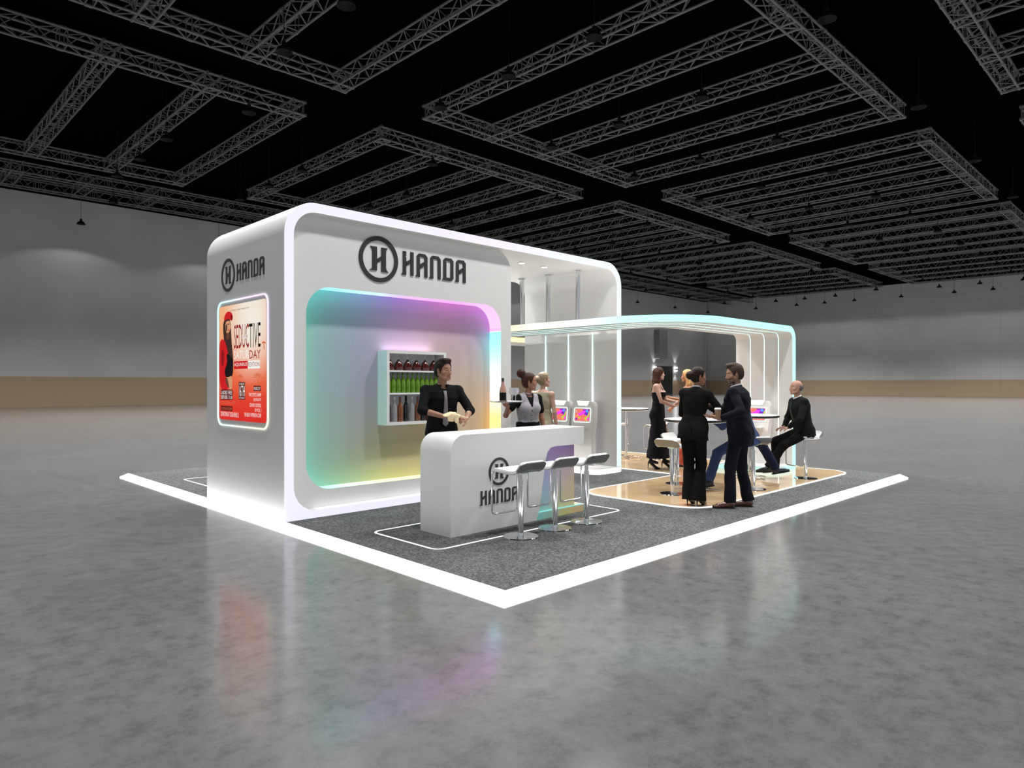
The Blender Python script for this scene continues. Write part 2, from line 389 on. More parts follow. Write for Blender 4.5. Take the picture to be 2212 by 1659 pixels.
# ------------------------------------------------------------------ stand floor
q = MB(); q.box((.23, .23, 0), (9.82, 9.82, .010)); tag(q.obj('carpet', CARPET), 'large square of dark grey-green carpet under the exhibition stand', 'carpet')
q = MB()
q.plate([[(0, 0), (9.44, 0), (9.83, .24), (.24, .24), (.24, 9.83), (0, 9.44)]], FZ(), 0, .014)
tag(q.obj('light_strip', E_BORDER), 'wide glowing white strip edging the two front sides of the carpet', 'light strip')
def line_loop(name, x0, y0, x1, y1, r, w, label):
    q = MB(); q.plate([rr(x0, y0, x1, y1, r), rr(x0+w, y0+w, x1-w, y1-w, max(.01, r-w))], FZ(), .0095, .0125)
    return tag(q.obj(name, E_LINE), label, 'light line')
line_loop('floor_light_line', .65, 1.60, 3.61, 2.75, .12, .027, 'thin white rounded rectangle line in the carpet around the bar counter')
line_loop('floor_light_line', .65, 6.95, 6.2, 8.41, .12, .027, 'thin white line corner in the carpet behind the stand at far left')
Lout = [(4.24+.5, .90)]
def lshape(g):
    """L-shaped beige floor outline, inset g"""
    def arc(cx, cy, r_, a0, a1, n=10): return [(cx+r_*math.cos(R(a0+(a1-a0)*i/n)), cy+r_*math.sin(R(a0+(a1-a0)*i/n))) for i in range(n+1)]
    r_ = .45-g
    o = arc(4.24+.45, .90+.45, r_, 180, 270)+arc(9.55-.45, .90+.45, r_, 270, 360)+[(9.55-g, 7.6-g)]+[(6.98+g, 7.6-g)]
    o += [(6.98+g, 2.93-g)]+arc(4.24+.45, 2.93-.45, r_, 90, 180)
    return o
bf = empty('beige_floor', (0, 0, .01), 0, 'L-shaped glossy beige floor with a white edge line under the bistro tables', 'floor panel')
q = MB(); q.plate([lshape(.03)], FZ(), 0, .012); q.obj('floor_surface', BEIGE, bf)
q = MB(); q.plate([lshape(0), lshape(.032)], FZ(), 0, .014); q.obj('edge_line', E_LINE, bf)

# ------------------------------------------------------------------ HANDA lettering and emblem
FW = .6
def glyphs():
    xb = (.235, .40); bar = [(xb[0], .36), (xb[1], .47), (xb[1], .66), (xb[0], .55)]
    H = [[(.0, 0), (.22, 0), (.22, .74), (.185, .77), (.22, .80), (.22, 1), (.075, 1), (.075, .10)]], [[(.42, 0), (.56, 0), (.56, 1), (.42, 1)]], [[(xb[0]+.01, .40), (.405, .51), (.405, .68), (xb[0]+.01, .57)]]
    arch = [(0, 0), (.21, 0), (.21, .80), (.17, .83), (.20, .87), (.40, .87), (.43, .83), (.43, 0), (.57, 0), (.57, .88), (.46, 1), (.17, 1), (.07, .89), (.07, .10)]
    A = [[arch], [bar]]
    N = [[arch]]
    D = [[[(0, 0), (.46, 0), (.57, .11), (.57, .89), (.46, 1), (.17, 1), (.07, .89), (.07, .10)], [(.21, .13), (.21, .80), (.17, .83), (.20, .87), (.40, .87), (.43, .83), (.43, .17), (.40, .13)]]]
    return [list(H), A, N, D, A]
def word(mb, fn, x0, x1, z0, z1, t0, t1):
    G = glyphs(); tot = .57*5+.075*4
    for i, g in enumerate(G):
        off = i*(.57+.075)
        for loops in g:
            L = [[(x0+(p[0]+off)/tot*(x1-x0), z0+p[1]*(z1-z0)) for p in l] for l in loops]
            mb.plate(L, fn, t0, t1)
def emblem(mb, fn, cx, cz, r, t0, t1, sx=1):
    N = 56
    mb.plate([[(cx+sx*r*math.cos(2*PI*i/N), cz+r*math.sin(2*PI*i/N)) for i in range(N)], [(cx+sx*.81*r*math.cos(2*PI*i/N), cz+.81*r*math.sin(2*PI*i/N)) for i in range(N)]], fn, t0, t1)
    left = [(-.44, .53), (-.10, .53), (-.10, -.50), (-.48, -.50), (-.34, -.42), (-.33, -.3), (-.33, .3), (-.35, .43)]
    bar = [(-.08, -.16), (.11, -.04), (.11, .14), (-.08, .02)]
    right = [(.13, .53), (.45, .53), (.37, .42), (.36, .3), (.36, -.32), (.38, -.42), (.49, -.53), (.13, -.53)]
    for l in (left, bar, right): mb.plate([[(cx+sx*r*p[0], cz+r*p[1]) for p in l]], fn, t0, t1)

# ------------------------------------------------------------------ booth frame
fr = empty('stand_frame', (0, 0, 0), 0, 'big white rounded stand structure with lit front edge and rainbow alcove', 'exhibition stand')
X0, X1, ZT, YF, YB, TH = .235, 6.64, 3.735, 3.87, 6.19, .11
RO = .40; RI = .30
def arc(cx, cy, r_, a0, a1, n=14): return [(cx+r_*math.cos(R(a0+(a1-a0)*i/n)), cy+r_*math.sin(R(a0+(a1-a0)*i/n))) for i in range(n+1)]
# C-shaped section: slab under the box, left wall, roof, right wall, right slab
outer = [(3.99, .0105), (3.99, .10)]
inner_l = [(3.99, .10)]+[(X0+TH+RI, .10)]+arc(X0+TH+RI, .10+RI, RI, 270, 180)+arc(X0+TH+RI, ZT-TH-RI, RI, 180, 90)+arc(X1-TH-RI, ZT-TH-RI, RI, 90, 0)
sec = [(X0, .0105), (3.99, .0105)]+inner_l+[(X1-TH, .10), (6.15, .10), (6.15, .0105), (X1, .0105)]+arc(X1-RO, ZT-RO, RO, 0, 90)+arc(X0+RO, ZT-RO, RO, 90, 180)
q = MB(); q.plate([sec], FY(0), YF+.012, YB); q.obj('shell', WHITE, fr, 35)
q = MB(); q.plate([sec], FY(0), YF-.004, YF+.012); q.obj('lit_front_edge', E_FRAME, fr)
# right base slab with rounded lit front
slab = [(6.53, 3.85)]+[(6.60, 3.85), (6.60, 6.15), (5.93, 6.15)]+arc(5.93+.22, 3.85+.22, .22, 180, 270, 8)
q = MB(); q.plate([slab], FZ(), .0105, .105); q.obj('base_slab', emis('lit_slab_edge', (.93, 1, .97), 1.5), fr)
q = MB(); q.plate([[(x_, y_) for x_, y_ in slab]], FZ(), .105, .112); q.obj('slab_top', WHITE, fr)
# front panel with recess
px0, px1, pz0, pz1 = X0+TH-.002, 3.99, .10, ZT-TH
ol = rr(px0, pz0, px1, pz1, (RI, .001, .33, RI), 14)
hole = rr(.569, .312, 3.775, 2.774, (.33, .33, .33, .33), 14)
q = MB(); q.plate([ol, hole], FY(4.0), 0, .255, side=False)
# outer sides
m_ = len(ol); vs = [(x_, 4.0, z_) for x_, z_ in ol]+[(x_, 4.255, z_) for x_, z_ in ol]
q.add(vs, [(i, (i+1) % m_, (i+1) % m_+m_, i+m_) for i in range(m_)])
q.obj('front_panel', WHITE, fr, 35)
# reveal bands (LED lit), split by side for the colours
H_ = len(hole); vs = [(x_, 4.001, z_) for x_, z_ in hole]+[(x_, 4.253, z_) for x_, z_ in hole]
side_f = {'led_reveal_left': [], 'led_reveal_bottom': [], 'led_reveal_right': [], 'led_reveal_top': []}
for i in range(H_):
    j = (i+1) % H_; mx, mz = (hole[i][0]+hole[j][0])/2, (hole[i][1]+hole[j][1])/2
    if mx > 3.775-.331: nm = 'led_reveal_right' if mz < 2.45 else 'led_reveal_top'
    elif mx < .569+.10 and .5 < mz < 2.6: nm = 'led_reveal_left'
    elif mz > 1.5: nm = 'led_reveal_top'
    else: nm = 'led_reveal_bottom'
    if nm == 'led_reveal_right' and mz < .4: nm = 'led_reveal_bottom'
    side_f[nm].append((i, i+H_, j+H_, j))
for nm, fs in side_f.items():
    us = sorted({i for f in fs for i in f}); mp = {i: k for k, i in enumerate(us)}
    q = MB(); q.add([vs[i] for i in us], [tuple(mp[i] for i in f) for f in fs]); q.obj(nm, {'led_reveal_left': E_LEFT, 'led_reveal_bottom': E_BOT, 'led_reveal_right': E_RIGHT, 'led_reveal_top': E_TOP}[nm], fr)
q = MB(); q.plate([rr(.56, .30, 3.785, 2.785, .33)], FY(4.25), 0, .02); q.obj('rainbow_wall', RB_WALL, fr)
bl = rr(px0, .10, 3.985, ZT-TH, (.01, .001, .33, RI), 14)
q = MB(); q.plate([bl], FY(0), 4.275, 6.12); q.obj('store_room', WHITE, fr, 35)
q = MB(); word(q, FY(4.0), 1.936, 3.063, 3.052, 3.37, -.014, -.001); q.obj('sign_lettering', LOGO, fr)
q = MB(); emblem(q, FY(4.0), 1.585, 3.208, .298, -.014, -.001); q.obj('sign_emblem', LOGO, fr)
def FXm(x): return lambda u, v, t: (x-t, -u, v)     # faces -X, u grows to the right seen from outside
q = MB(); word(q, FXm(X0), -5.204, -4.39, 2.909, 3.130, .001, .006); q.obj('sign_lettering', LOGO, fr)
q = MB(); emblem(q, FXm(X0), -5.464, 3.018, .217, .001, .006); q.obj('sign_emblem', LOGO, fr)
q = MB(); q.box((.66, 3.885, .1005), (3.985, 3.985, .104)); q.obj('sill_light', emis('sill_light', (1, 1, 1), 1.6), fr)
# LED lines on the right inner wall
for y in (5.607, 5.019, 4.434):
    q = MB(); q.box((6.512, y-.0045, .115), (6.528, y+.0045, 2.535)); q.obj('led_line', E_LED, fr)
# ceiling downlights
for i, (x, y) in enumerate(((4.75, 4.52), (5.32, 4.53))):
    a = empty('downlight', (x, y, ZT-TH-.012), 0, ('round recessed downlight in the stand ceiling, nearer the sign wall', 'round recessed downlight in the stand ceiling, nearer the chrome poles')[i], 'lamp')
    q = MB(); q.lathe([(.0, .001), (.05, .001), (.05, .004)], n=24); q.obj('diffuser', E_SC, a)
    q = MB(); q.lathe([(.05, .0), (.066, .0), (.066, .011), (.05, .011)], n=24); q.obj('trim_ring', WHITE2, a)
    l2 = bpy.data.lights.new('downlight_spot', 'SPOT'); l2.energy = 300; l2.spot_size = R(120); l2.spot_blend = .8; l2.shadow_soft_size = .05; l2.color = (1, .93, .86)
    lo = bpy.data.objects.new('downlight_spot', l2); COL.objects.link(lo); lo.location = (x, y, ZT-TH-.03)
# chrome hanging poles
for i, y in enumerate((4.34, 5.06, 5.75)):
    a = empty('hanging_pole', (6.0, y, 2.652), 0, '%s of the three chrome poles between stand ceiling and canopy' % ('rightmost', 'middle', 'leftmost')[i], 'pole')
    q = MB(); q.tube([(0, 0, 0), (0, 0, ZT-TH-2.66)], .042, 20); q.obj('shaft', CHROME, a, 40)
    q = MB(); q.lathe([(0, 0), (.075, 0), (.075, .012), (0, .012)], (0, 0, ZT-TH-2.652-.014), 24); q.obj('ceiling_flange', CHROME, a)

# ------------------------------------------------------------------ canopy
cn = empty('canopy', (0, 0, 0), 0, 'curved white canopy ribbon with cyan lit edge and leg by the bistro tables', 'canopy')
ZC0, ZC1 = 2.54, 2.648
def ribbon(g0, g1):
    """path band between offsets g0..g1 from the outer edge (outer edge: X=5.25 then Y=1.80)"""
    o = [(5.25+g0, 8.6)]+arc(6.5, 3.05, max(.02, 1.25-g0), 180, 270, 24)+[(8.96, 1.80+g0)]
    ri = 1.25-g1
    i_ = [(8.96, 1.80+g1)]+(arc(6.5, 3.05, ri, 270, 180, 24) if ri > .05 else [(5.25+g1, 1.80+g1)])+[(5.25+g1, 8.6)]
    return o+i_
q = MB(); q.plate([ribbon(.012, 1.12)], FZ(), ZC0+.002, ZC1-.002)
q.box((6.37, 7.5, ZC0+.002), (9.2, 8.6, ZC1-.002))
# bend and leg
bend_o = arc(8.96, ZC1-.24, .24, 90, 0, 12); bend_i = arc(8.96, ZC1-.24, .132, 0, 90, 12)
prof = bend_o+[(9.20, .022), (9.092, .022)]+bend_i
q.plate([prof], lambda u, v, t: (u, t, v), 1.812, 2.92)
q.obj('ribbon', WHITE, cn, 35)
q = MB()
P_ = [(5.25, 8.6)]+arc(6.5, 3.05, 1.25, 180, 270, 24)+[(8.96, 1.80)]
Q_ = [(5.262, 8.6)]+arc(6.5, 3.05, 1.238, 180, 270, 24)+[(8.96, 1.812)]
q.plate([P_+Q_[::-1]], FZ(), ZC0, ZC1)
q.plate([prof], lambda u, v, t: (u, t, v), 1.80, 1.812)
q.box((6.37, 7.488, ZC0), (9.2, 7.5, ZC1))
q.obj('lit_edge', E_CAN, cn)
csl = [(9.19, 1.81), (9.19, 2.91), (8.28, 2.91)]+arc(8.28+.3, 1.81+.3, .3, 180, 270, 8)
q = MB(); q.plate([csl], FZ(), .0245, .112); q.obj('base_slab', emis('lit_cyan_slab', (.60, 1, .97), .9), cn)
q = MB(); q.plate([csl], FZ(), .112, .118); q.obj('slab_top', WHITE, cn)
for k in (1, 2, 3):
    g = .275*k; w = .0055
    o = [(5.25+g-w, 8.5)]+arc(6.5, 3.05, 1.25-g+w, 180, 270, 20)+[(8.96, 1.80+g-w)]
    i_ = [(8.96, 1.80+g+w)]+arc(6.5, 3.05, 1.25-g-w, 270, 180, 20)+[(5.25+g+w, 8.5)]
    q = MB(); q.plate([o+i_], FZ(), ZC0-.002, ZC0+.003)
    lp = arc(8.96, ZC1-.24, .131, 90, 0, 10)+[(9.091, .12)]; li = arc(8.96, ZC1-.24, .136, 90, 0, 10)+[(9.096, .12)]
    q.plate([lp+li[::-1]], lambda u, v, t: (u, t, v), 1.80+g-w, 1.80+g+w)
    q.obj('led_line', E_LED, cn)

# ------------------------------------------------------------------ bar counter
ct = empty('bar_counter', (1.085, 1.92, .0105), 0, 'white bar counter with a dark sign and rainbow end panel', 'counter')
q = MB()
def local(f, o):
    return lambda u, v, t: tuple(Vector(f(u, v, t))-Vector(o))
OC = (1.085, 1.92, 0)
bodyp = [(1.085, 0), (2.365, 0), (2.42, .13), (2.525, .70), (2.555, .78), (2.61, .828), (2.69, .84), (3.226, .84), (3.226, 1.052)]+arc(1.085+.18, 1.052-.18, .18, 90, 180, 12)
q.plate([bodyp], local(FY(1.92), OC), 0, .055)
q.plate([[(1.087, 0), (3.08, 0), (3.08, .84), (3.226, .84), (3.226, 1.052)]+arc(1.087+.178, 1.052-.178, .178, 90, 180, 12)], local(FY(1.92), OC), .055, .52)
q.obj('counter_body', WHITE, ct, 35)
q = MB(); q.plate([[(2.30, .085), (3.09, .085), (3.09, .838), (2.30, .838)]], local(FY(1.92), OC), .045, .052); q.obj('rainbow_panel', RB_CNT, ct)
q = MB(); q.box((2.36-1.085, .001, 0), (3.21-1.085, .53, .082)); q.obj('plinth', RB_CNT, ct)
q = MB(); q.box((2.38-1.085, .003, .082), (3.208-1.085, .044, .088)); q.obj('lit_plinth_top', emis('cyan_light', (.3, .85, .82), .7), ct)
q = MB(); word(q, local(FY(1.92), OC), 1.48, 2.058, .279, .434, -.006, -.0005); q.obj('sign_lettering', LOGO, ct)
q = MB(); emblem(q, local(FY(1.92), OC), 1.766, .625, .153, -.006, -.0005); q.obj('sign_emblem', LOGO, ct)

# ------------------------------------------------------------------ bar stools
st = empty('bar_stool', (0, 0, 0), 0, 'x', 'stool')
def sheet(path, w, th, off, rnd):
    """sheet swept: path (y,z), half width w, rounded ends"""
    P = [Vector((0, a, b_)) for a, b_ in path]; L = [0]
    for i in range(1, len(P)): L.append(L[-1]+(P[i]-P[i-1]).length)
    T = L[-1]; N = 40; vs = []; rows = []
    for i in range(N+1):
        s_ = T*i/N
        j = max(k for k in range(len(L)) if L[k] <= s_+1e-9); j = min(j, len(L)-2)
        f = (s_-L[j])/(L[j+1]-L[j]); p = P[j].lerp(P[j+1], f)
        j2 = max(0, j-1); d0 = (P[j+1]-P[j]).normalized(); 
        n_ = Vector((0, -d0.z, d0.y))
        if n_.z < 0: n_ = -n_
        e = min(s_, T-s_); ww = w
        if e < rnd and s_ > T/2: ww = w-rnd+math.sqrt(max(0, rnd*rnd-(rnd-e)**2))
        rows.append((p, n_, ww))
    q = MB(); M = 6
    for p, n_, ww in rows:
        for k in range(M+1): vs.append(p+n_*(off+th)+Vector((ww*(2*k/M-1), 0, 0)))
    o = len(vs)
    for p, n_, ww in rows:
        for k in range(M+1): vs.append(p+n_*off+Vector((ww*(2*k/M-1), 0, 0)))
    fs = []; C_ = M+1
    for i in range(N):
        for k in range(M):
            a = i*C_+k; fs.append((a, a+1, a+1+C_, a+C_)); fs.append((o+a, o+a+C_, o+a+1+C_, o+a+1))
        a = i*C_; fs.append((a, a+C_, o+a+C_, o+a)); a = i*C_+M; fs.append((a, o+a, o+a+C_, a+C_))
    for k in range(M): fs.append((k, o+k, o+k+1, k+1)); a = N*C_+k; fs.append((a, a+1, o+a+1, o+a))
    q.add(vs, fs); return q
spath = [(.20, .688), (.12, .682), (.0, .675), (-.06, .675), (-.10, .682), (-.13, .70), (-.155, .73), (-.18, .765), (-.192, .785)]
sheet(spath, .185, .018, .004, .05).obj('seat', SEATW, st, 60)
sheet([(a, b_) for a, b_ in spath], .195, .012, -.010, .055).obj('seat_shell', mat('grey_seat_shell', (.22, .225, .23), .3, .8, noise=.03), st, 60)
for x in (-.188, .188):
    q = MB(); q.tube([(x, .19, .682), (x, .12, .676), (x, 0, .67), (x, -.06, .67), (x, -.10, .677), (x, -.135, .70)], .011, 8); q.obj('seat_rail', CHROME, st, 50)
q = MB()
lp = [(-.188, .19, .682), (-.188, .222, .672), (-.188, .236, .64), (-.188, .236, .26), (-.178, .236, .232), (-.15, .236, .222), (.15, .236, .222), (.178, .236, .232), (.188, .236, .26), (.188, .236, .64), (.188, .222, .672), (.188, .19, .682)]
q.tube(lp, .0105, 8); q.obj('footrest', CHROME, st, 60)
q = MB(); q.lathe([(0, .0), (.18, 0), (.185, .003), (.18, .009), (.06, .016), (.03, .02), (.0, .02)], n=48); q.obj('base', CHROME, st, 40)
q = MB(); q.tube([(0, 0, .01), (0, 0, .585)], .030, 20); q.tube([(0, 0, .58), (0, 0, .665)], .022, 16); q.box((-.05, -.05, .652), (.05, .05, .664)); q.obj('pole', CHROME, st, 40)
AZ = lambda a: R(a)-PI/2
stools = [((1.649, 1.467, .0105), 0, 'leftmost chrome bar stool in front of the bar counter sign', 1), ((2.202, 1.487, .0105), 0, 'middle chrome bar stool of three at the bar counter', 1),
          ((2.724, 1.469, .0105), 0, 'rightmost chrome bar stool of three at the bar counter', 1),
          ((5.095, 1.826, .022), AZ(0), 'white bar stool behind the woman in the black suit, nearer the counter', 0), ((5.997, 2.311, .022), AZ(-90), 'white bar stool at the front bistro table showing its seat, beside the black-suited woman', 0),
          ((8.061, 1.153, .022), AZ(160), 'white bar stool under the bald seated man', 0), ((6.33, 1.22, .022), AZ(60), 'white bar stool under the man in the blue suit', 0),
          ((8.84, 4.56, .022), AZ(140), 'white bar stool partly hidden behind the woman in the long black dress', 0), ((8.75, 5.55, .022), AZ(-60), 'white bar stool at the far bistro table, beside the lit stand edge', 0)]
for i, (loc, rz, lab, g_) in enumerate(stools):
    if i == 0: st.location = loc; st.rotation_euler = (0, 0, rz); st['label'] = lab; st['group'] = 'bar stools'
    else: dup(st, loc, rz, lab, 'bar stools')

# ------------------------------------------------------------------ bistro tables
tb = empty('bistro_table', (5.6, 1.75, .022), .3, 'tall round white bistro table between the black-suited woman and the navy-suited man', 'table', 'bistro tables')
q = MB(); q.lathe([(0, 1.050), (.455, 1.050), (.460, 1.054), (.455, 1.059), (0, 1.059)], n=64); q.obj('tabletop', WHITE2, tb, 50)
q = MB(); q.lathe([(0, 1.020), (.455, 1.020), (.464, 1.035), (.456, 1.0495), (0, 1.0495)], n=64); q.obj('edge_band', TILTBLK, tb, 50)
q = MB(); q.lathe([(0, 1.004), (.440, 1.010), (.452, 1.0195), (0, 1.0195)], n=64); q.obj('underside', WHITE2, tb, 50)
q = MB(); q.tube([(0, 0, .03), (0, 0, 1.01)], .028, 20); q.obj('post', CHROME, tb, 40)
for k in range(4):
    q = MB(); a = PI/2*k+.3; c_, s_ = math.cos(a), math.sin(a)
    q.tube([(0, 0, .045), (.3*c_, .3*s_, .02), (.34*c_, .34*s_, .008)], [.016, .010, .007], 8); q.obj('leg', CHROME, tb, 50)
dup(tb, (7.40, 1.80, .022), .9, 'tall round white bistro table in front of the single touch kiosk', 'bistro tables')
dup(tb, (8.44, 5.06, .022), .6, 'tall round white bistro table at the back, beside the lit stand edge', 'bistro tables')

# ------------------------------------------------------------------ kiosks
kk = empty('touch_kiosk', (0, 0, 0), 0, 'x', 'kiosk')
KB = mat('kiosk_white', (.78, .77, .76), .4, noise=.01)
def kface(u, v, t): return (u, t-max(0, .0), v)
# local: front faces -Y, width along X, leaning head
def lean(z): return 0 if z < .62 else (z-.62)*.10
q = MB()
out = [(-.235, 0), (.235, 0), (.235, .55), (.26, .80), (.26, 1.07), (.235, 1.13), (.19, 1.16), (-.19, 1.16), (-.235, 1.13), (-.26, 1.07), (-.26, .80), (-.235, .55)]
rows = []
fine = []
for i in range(len(out)):
    a, b_ = out[i], out[(i+1) % len(out)]
    for k in range(4): fine.append((a[0]+(b_[0]-a[0])*k/4, a[1]+(b_[1]-a[1])*k/4))
q.plate([fine], lambda u, v, t: (u, t, v), 0, .13)
q.v = [(x, y+(lean(z) if y < .1 else lean(z)*.6), z) for x, y, z in q.v]
q.obj('kiosk_body', KB, kk, bevel=.008)
def onk(u, v, t): return (u, lean(v)-t, v)
q = MB(); q.plate([[(-.10, 1.09), (.10, 1.09), (.14, 1.165), (-.14, 1.165)]], onk, .001, .006); q.obj('light_header', E_WHITE, kk)
q = MB(); q.plate([rr(-.20, .775, .20, 1.045, .04), rr(-.188, .787, .188, 1.033, .03)], onk, .001, .006); q.obj('light_ring', emis('kiosk_ring', (.80, 1, .92), 1.3), kk)
sm = [emis('scr_coral', s2l(255, 110, 95), 1.15), emis('scr_violet', s2l(120, 20, 190), 1.15), emis('scr_magenta', s2l(225, 60, 235), 1.15), emis('scr_blue', s2l(70, 160, 240), 1.15), emis('scr_green', s2l(130, 215, 70), 1.15), emis('scr_orange', s2l(255, 165, 70), 1.15), emis('scr_teal', s2l(60, 190, 190), 1.15)]
q = MB(); q.plate([rr(-.165, .805, .165, 1.015, .008)], onk, .001, .004, 0)
def blob(pts, mi, t_): q.plate([pts], onk, t_, t_+.0006, mi)
def ellp(cx, cz, rx, rz_, a=0, n=20): return [(cx+rx*math.cos(2*PI*i/n)*math.cos(a)-rz_*math.sin(2*PI*i/n)*math.sin(a), cz+rx*math.cos(2*PI*i/n)*math.sin(a)+rz_*math.sin(2*PI*i/n)*math.cos(a)) for i in range(n)]
blob([(.0, 1.013), (.163, 1.013), (.163, .95), (.12, .90), (.05, .92), (.03, .97)], 1, .0045)
blob(ellp(.0, .945, .085, .03, .45), 2, .0052); blob(ellp(-.08, .925, .02, .02), 2, .0058)
blob(ellp(.11, .985, .028, .026), 3, .0058)
blob([(.125, .86), (.15, .90), (.163, .97), (.15, .985), (.135, .93), (.11, .88)], 4, .0060)
blob(ellp(.09, .855, .03, .018), 4, .0064); blob(ellp(-.06, .86, .028, .014), 4, .0056)
blob(ellp(.10, .83, .025, .018), 5, .0068); blob(ellp(-.13, .835, .022, .022), 1, .0058); blob(ellp(.145, .845, .018, .025), 2, .0060)
blob(ellp(-.135, .97, .010, .028, .3), 6, .0056); blob(ellp(-.11, .90, .04, .012, .5), 5, .005)
q.obj('screen', sm, kk)
q = MB(); q.plate([rr(-.15, -.15, .15, 0, (.05, .05, .001, .001))], lambda u, v, t: (u, v, t), .655, .675); q.obj('shelf', KB, kk, bevel=.004)
kl = [((6.27, 5.05, .112), -PI/2, 'white touch kiosk with a colourful screen, left of the two by the stand wall'), ((6.27, 4.49, .112), -PI/2, 'white touch kiosk with a colourful screen, right of the two by the stand wall'), ((8.80, 2.38, .118), -PI/2, 'single white touch kiosk in front of the canopy leg')]
for i, (loc, rz, lab) in enumerate(kl):
    if i == 0: kk.location = loc; kk.rotation_euler = (0, 0, rz); kk['label'] = lab; kk['group'] = 'touch kiosks'
    else: dup(kk, loc, rz, lab, 'touch kiosks')
# ------------------------------------------------------------------ poster light box
po = empty('poster_light_box', (X0, 5.035, 1.05), 0, 'glowing red and orange party poster light box on the left outer wall of the stand', 'poster')
PO = (X0, 5.035, 1.05)
def PF(u, v, t): return (-t, -(u)-0, v)   # local: u right (from outside), v up, t outwards;  world y = 5.035-u
ring = rr(-.757, -.005, .757, 1.63, .13, 8)
ring2 = rr(-.744, .008, .744, 1.617, .120, 8)
m, t, b = nt('poster_ring_light')
g = t.nodes.new('ShaderNodeNewGeometry'); s_ = t.nodes.new('ShaderNodeSeparateXYZ'); t.links.new(g.outputs['Position'], s_.inputs[0])
r1 = ramp_node(t, maprange(t, s_.outputs[1], 5.79, 4.28), [(0, (.42, 1, .90)), (.3, (.62, .90, 1)), (.55, (.95, .66, 1)), (1, (.80, .56, .95))])
r2 = ramp_node(t, maprange(t, s_.outputs[1], 5.79, 4.28), [(0, (.60, 1, 1)), (.4, (.85, 1, .8)), (1, (1, 1, .55))])
c = mixrgb(t, maprange(t, s_.outputs[2], 1.3, 2.2), r2.outputs[0], r1.outputs[0])
t.links.new(c, b.inputs['Emission Color']); b.inputs['Emission Strength'].default_value = 1.05
q = MB(); q.plate([ring, ring2], PF, .001, .016); q.obj('light_ring', m, po)
m, t, b = nt('poster_print')
g = t.nodes.new('ShaderNodeNewGeometry'); s_ = t.nodes.new('ShaderNodeSeparateXYZ'); t.links.new(g.outputs['Position'], s_.inputs[0])
rz_ = ramp_node(t, maprange(t, s_.outputs[2], 1.12, 2.62), [(0, s2l(232, 35, 28)), (.2, s2l(238, 66, 42)), (.42, s2l(248, 125, 78)), (.65, s2l(252, 165, 115)), (1, s2l(255, 190, 140))])
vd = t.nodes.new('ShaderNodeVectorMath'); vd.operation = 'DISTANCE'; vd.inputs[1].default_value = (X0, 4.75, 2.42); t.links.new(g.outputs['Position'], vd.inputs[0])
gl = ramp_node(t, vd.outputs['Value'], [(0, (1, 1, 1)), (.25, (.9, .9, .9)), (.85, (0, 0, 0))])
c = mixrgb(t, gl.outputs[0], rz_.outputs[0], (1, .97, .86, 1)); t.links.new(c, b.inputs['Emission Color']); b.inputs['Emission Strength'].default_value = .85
b.inputs['Base Color'].default_value = (.02, .01, .01, 1); b.inputs['Roughness'].default_value = .5; b.inputs['Specular IOR Level'].default_value = .1
P_BG = m
def pe(name, rgb, s=.85):
    return mat(name, tuple(c*.03 for c in s2l(*rgb)), .6, spec=.1, emit=s2l(*rgb), es=s)
P_ = [P_BG, pe('ink_black', (22, 14, 16)), pe('ink_dark_red', (150, 12, 22)), pe('ink_red', (215, 28, 34)), pe('ink_white', (255, 252, 248)), pe('ink_maroon', (96, 22, 24)), pe('ink_skin', (222, 160, 118)), pe('ink_shade', (110, 70, 54)), pe('ink_hair', (66, 42, 38)), pe('ink_grey', (88, 80, 82)), pe('ink_palm', (226, 112, 76))]
def textpolys(txt, x0, x1, z0, z1, mb, fn, t_, mi):
    cu = bpy.data.curves.new('txt', 'FONT'); cu.body = txt; cu.resolution_u = 2
    o = bpy.data.objects.new('txt', cu); COL.objects.link(o)
    me = bpy.data.meshes.new_from_object(o.evaluated_get(bpy.context.evaluated_depsgraph_get()))
    bpy.data.objects.remove(o); bpy.data.curves.remove(cu)
    V = [v.co for v in me.vertices]; ax = min(v.x for v in V); bx = max(v.x for v in V); ay = min(v.y for v in V); by = max(v.y for v in V)
    vs = [fn(x0+(v.x-ax)/(bx-ax)*(x1-x0), z0+(v.y-ay)/(by-ay)*(z1-z0), t_) for v in V]
    mb.add(vs, [tuple(p.vertices) for p in me.polygons], mi); bpy.data.meshes.remove(me)
q = MB(); q.plate([rr(-.697, .075, .697, 1.565, .05, 6)], PF, .001, .010, 0)
# mapping px in the poster crop (x 268..758, y 170(top)..1440) to local units, rectified
def pp(x, y):
    f = (x-268)/490.; yt = 215+(130-215)*f; yb = 1395+(1440-1395)*f
    return (-.697+1.394*(f+ .10*f*(1-f)*-1), 1.565-(y-yt)/(yb-yt)*1.49)
def poly(pts, mi, t_, sm=2):
    for _ in range(sm):   # corner cutting
        pts = [p for i in range(len(pts)) for p in ((pts[i][0]*.78+pts[(i+1) % len(pts)][0]*.22, pts[i][1]*.78+pts[(i+1) % len(pts)][1]*.22), (pts[i][0]*.22+pts[(i+1) % len(pts)][0]*.78, pts[i][1]*.22+pts[(i+1) % len(pts)][1]*.78))]
    q.plate([[pp(*p) for p in pts]], PF, t_, t_+.0004, mi)
def txt(s, x0, y0, x1, y1, mi, t_):
    a = pp(x0, y1); b_ = pp(x1, y0); f = (x0+x1)/2
    zt = (pp(x0, y0)[1]+pp(x1, y0)[1])/2; textpolys(s, a[0], b_[0], a[1], zt, q, PF, t_, mi)
def bar(x0, y0, x1, y1, mi, t_):
    a = pp(x0, y1); b_ = pp(x1, y0); q.plate([[(a[0], a[1]), (b_[0], a[1]), (b_[0], b_[1]), (a[0], b_[1])]], PF, t_, t_+.0004, mi)
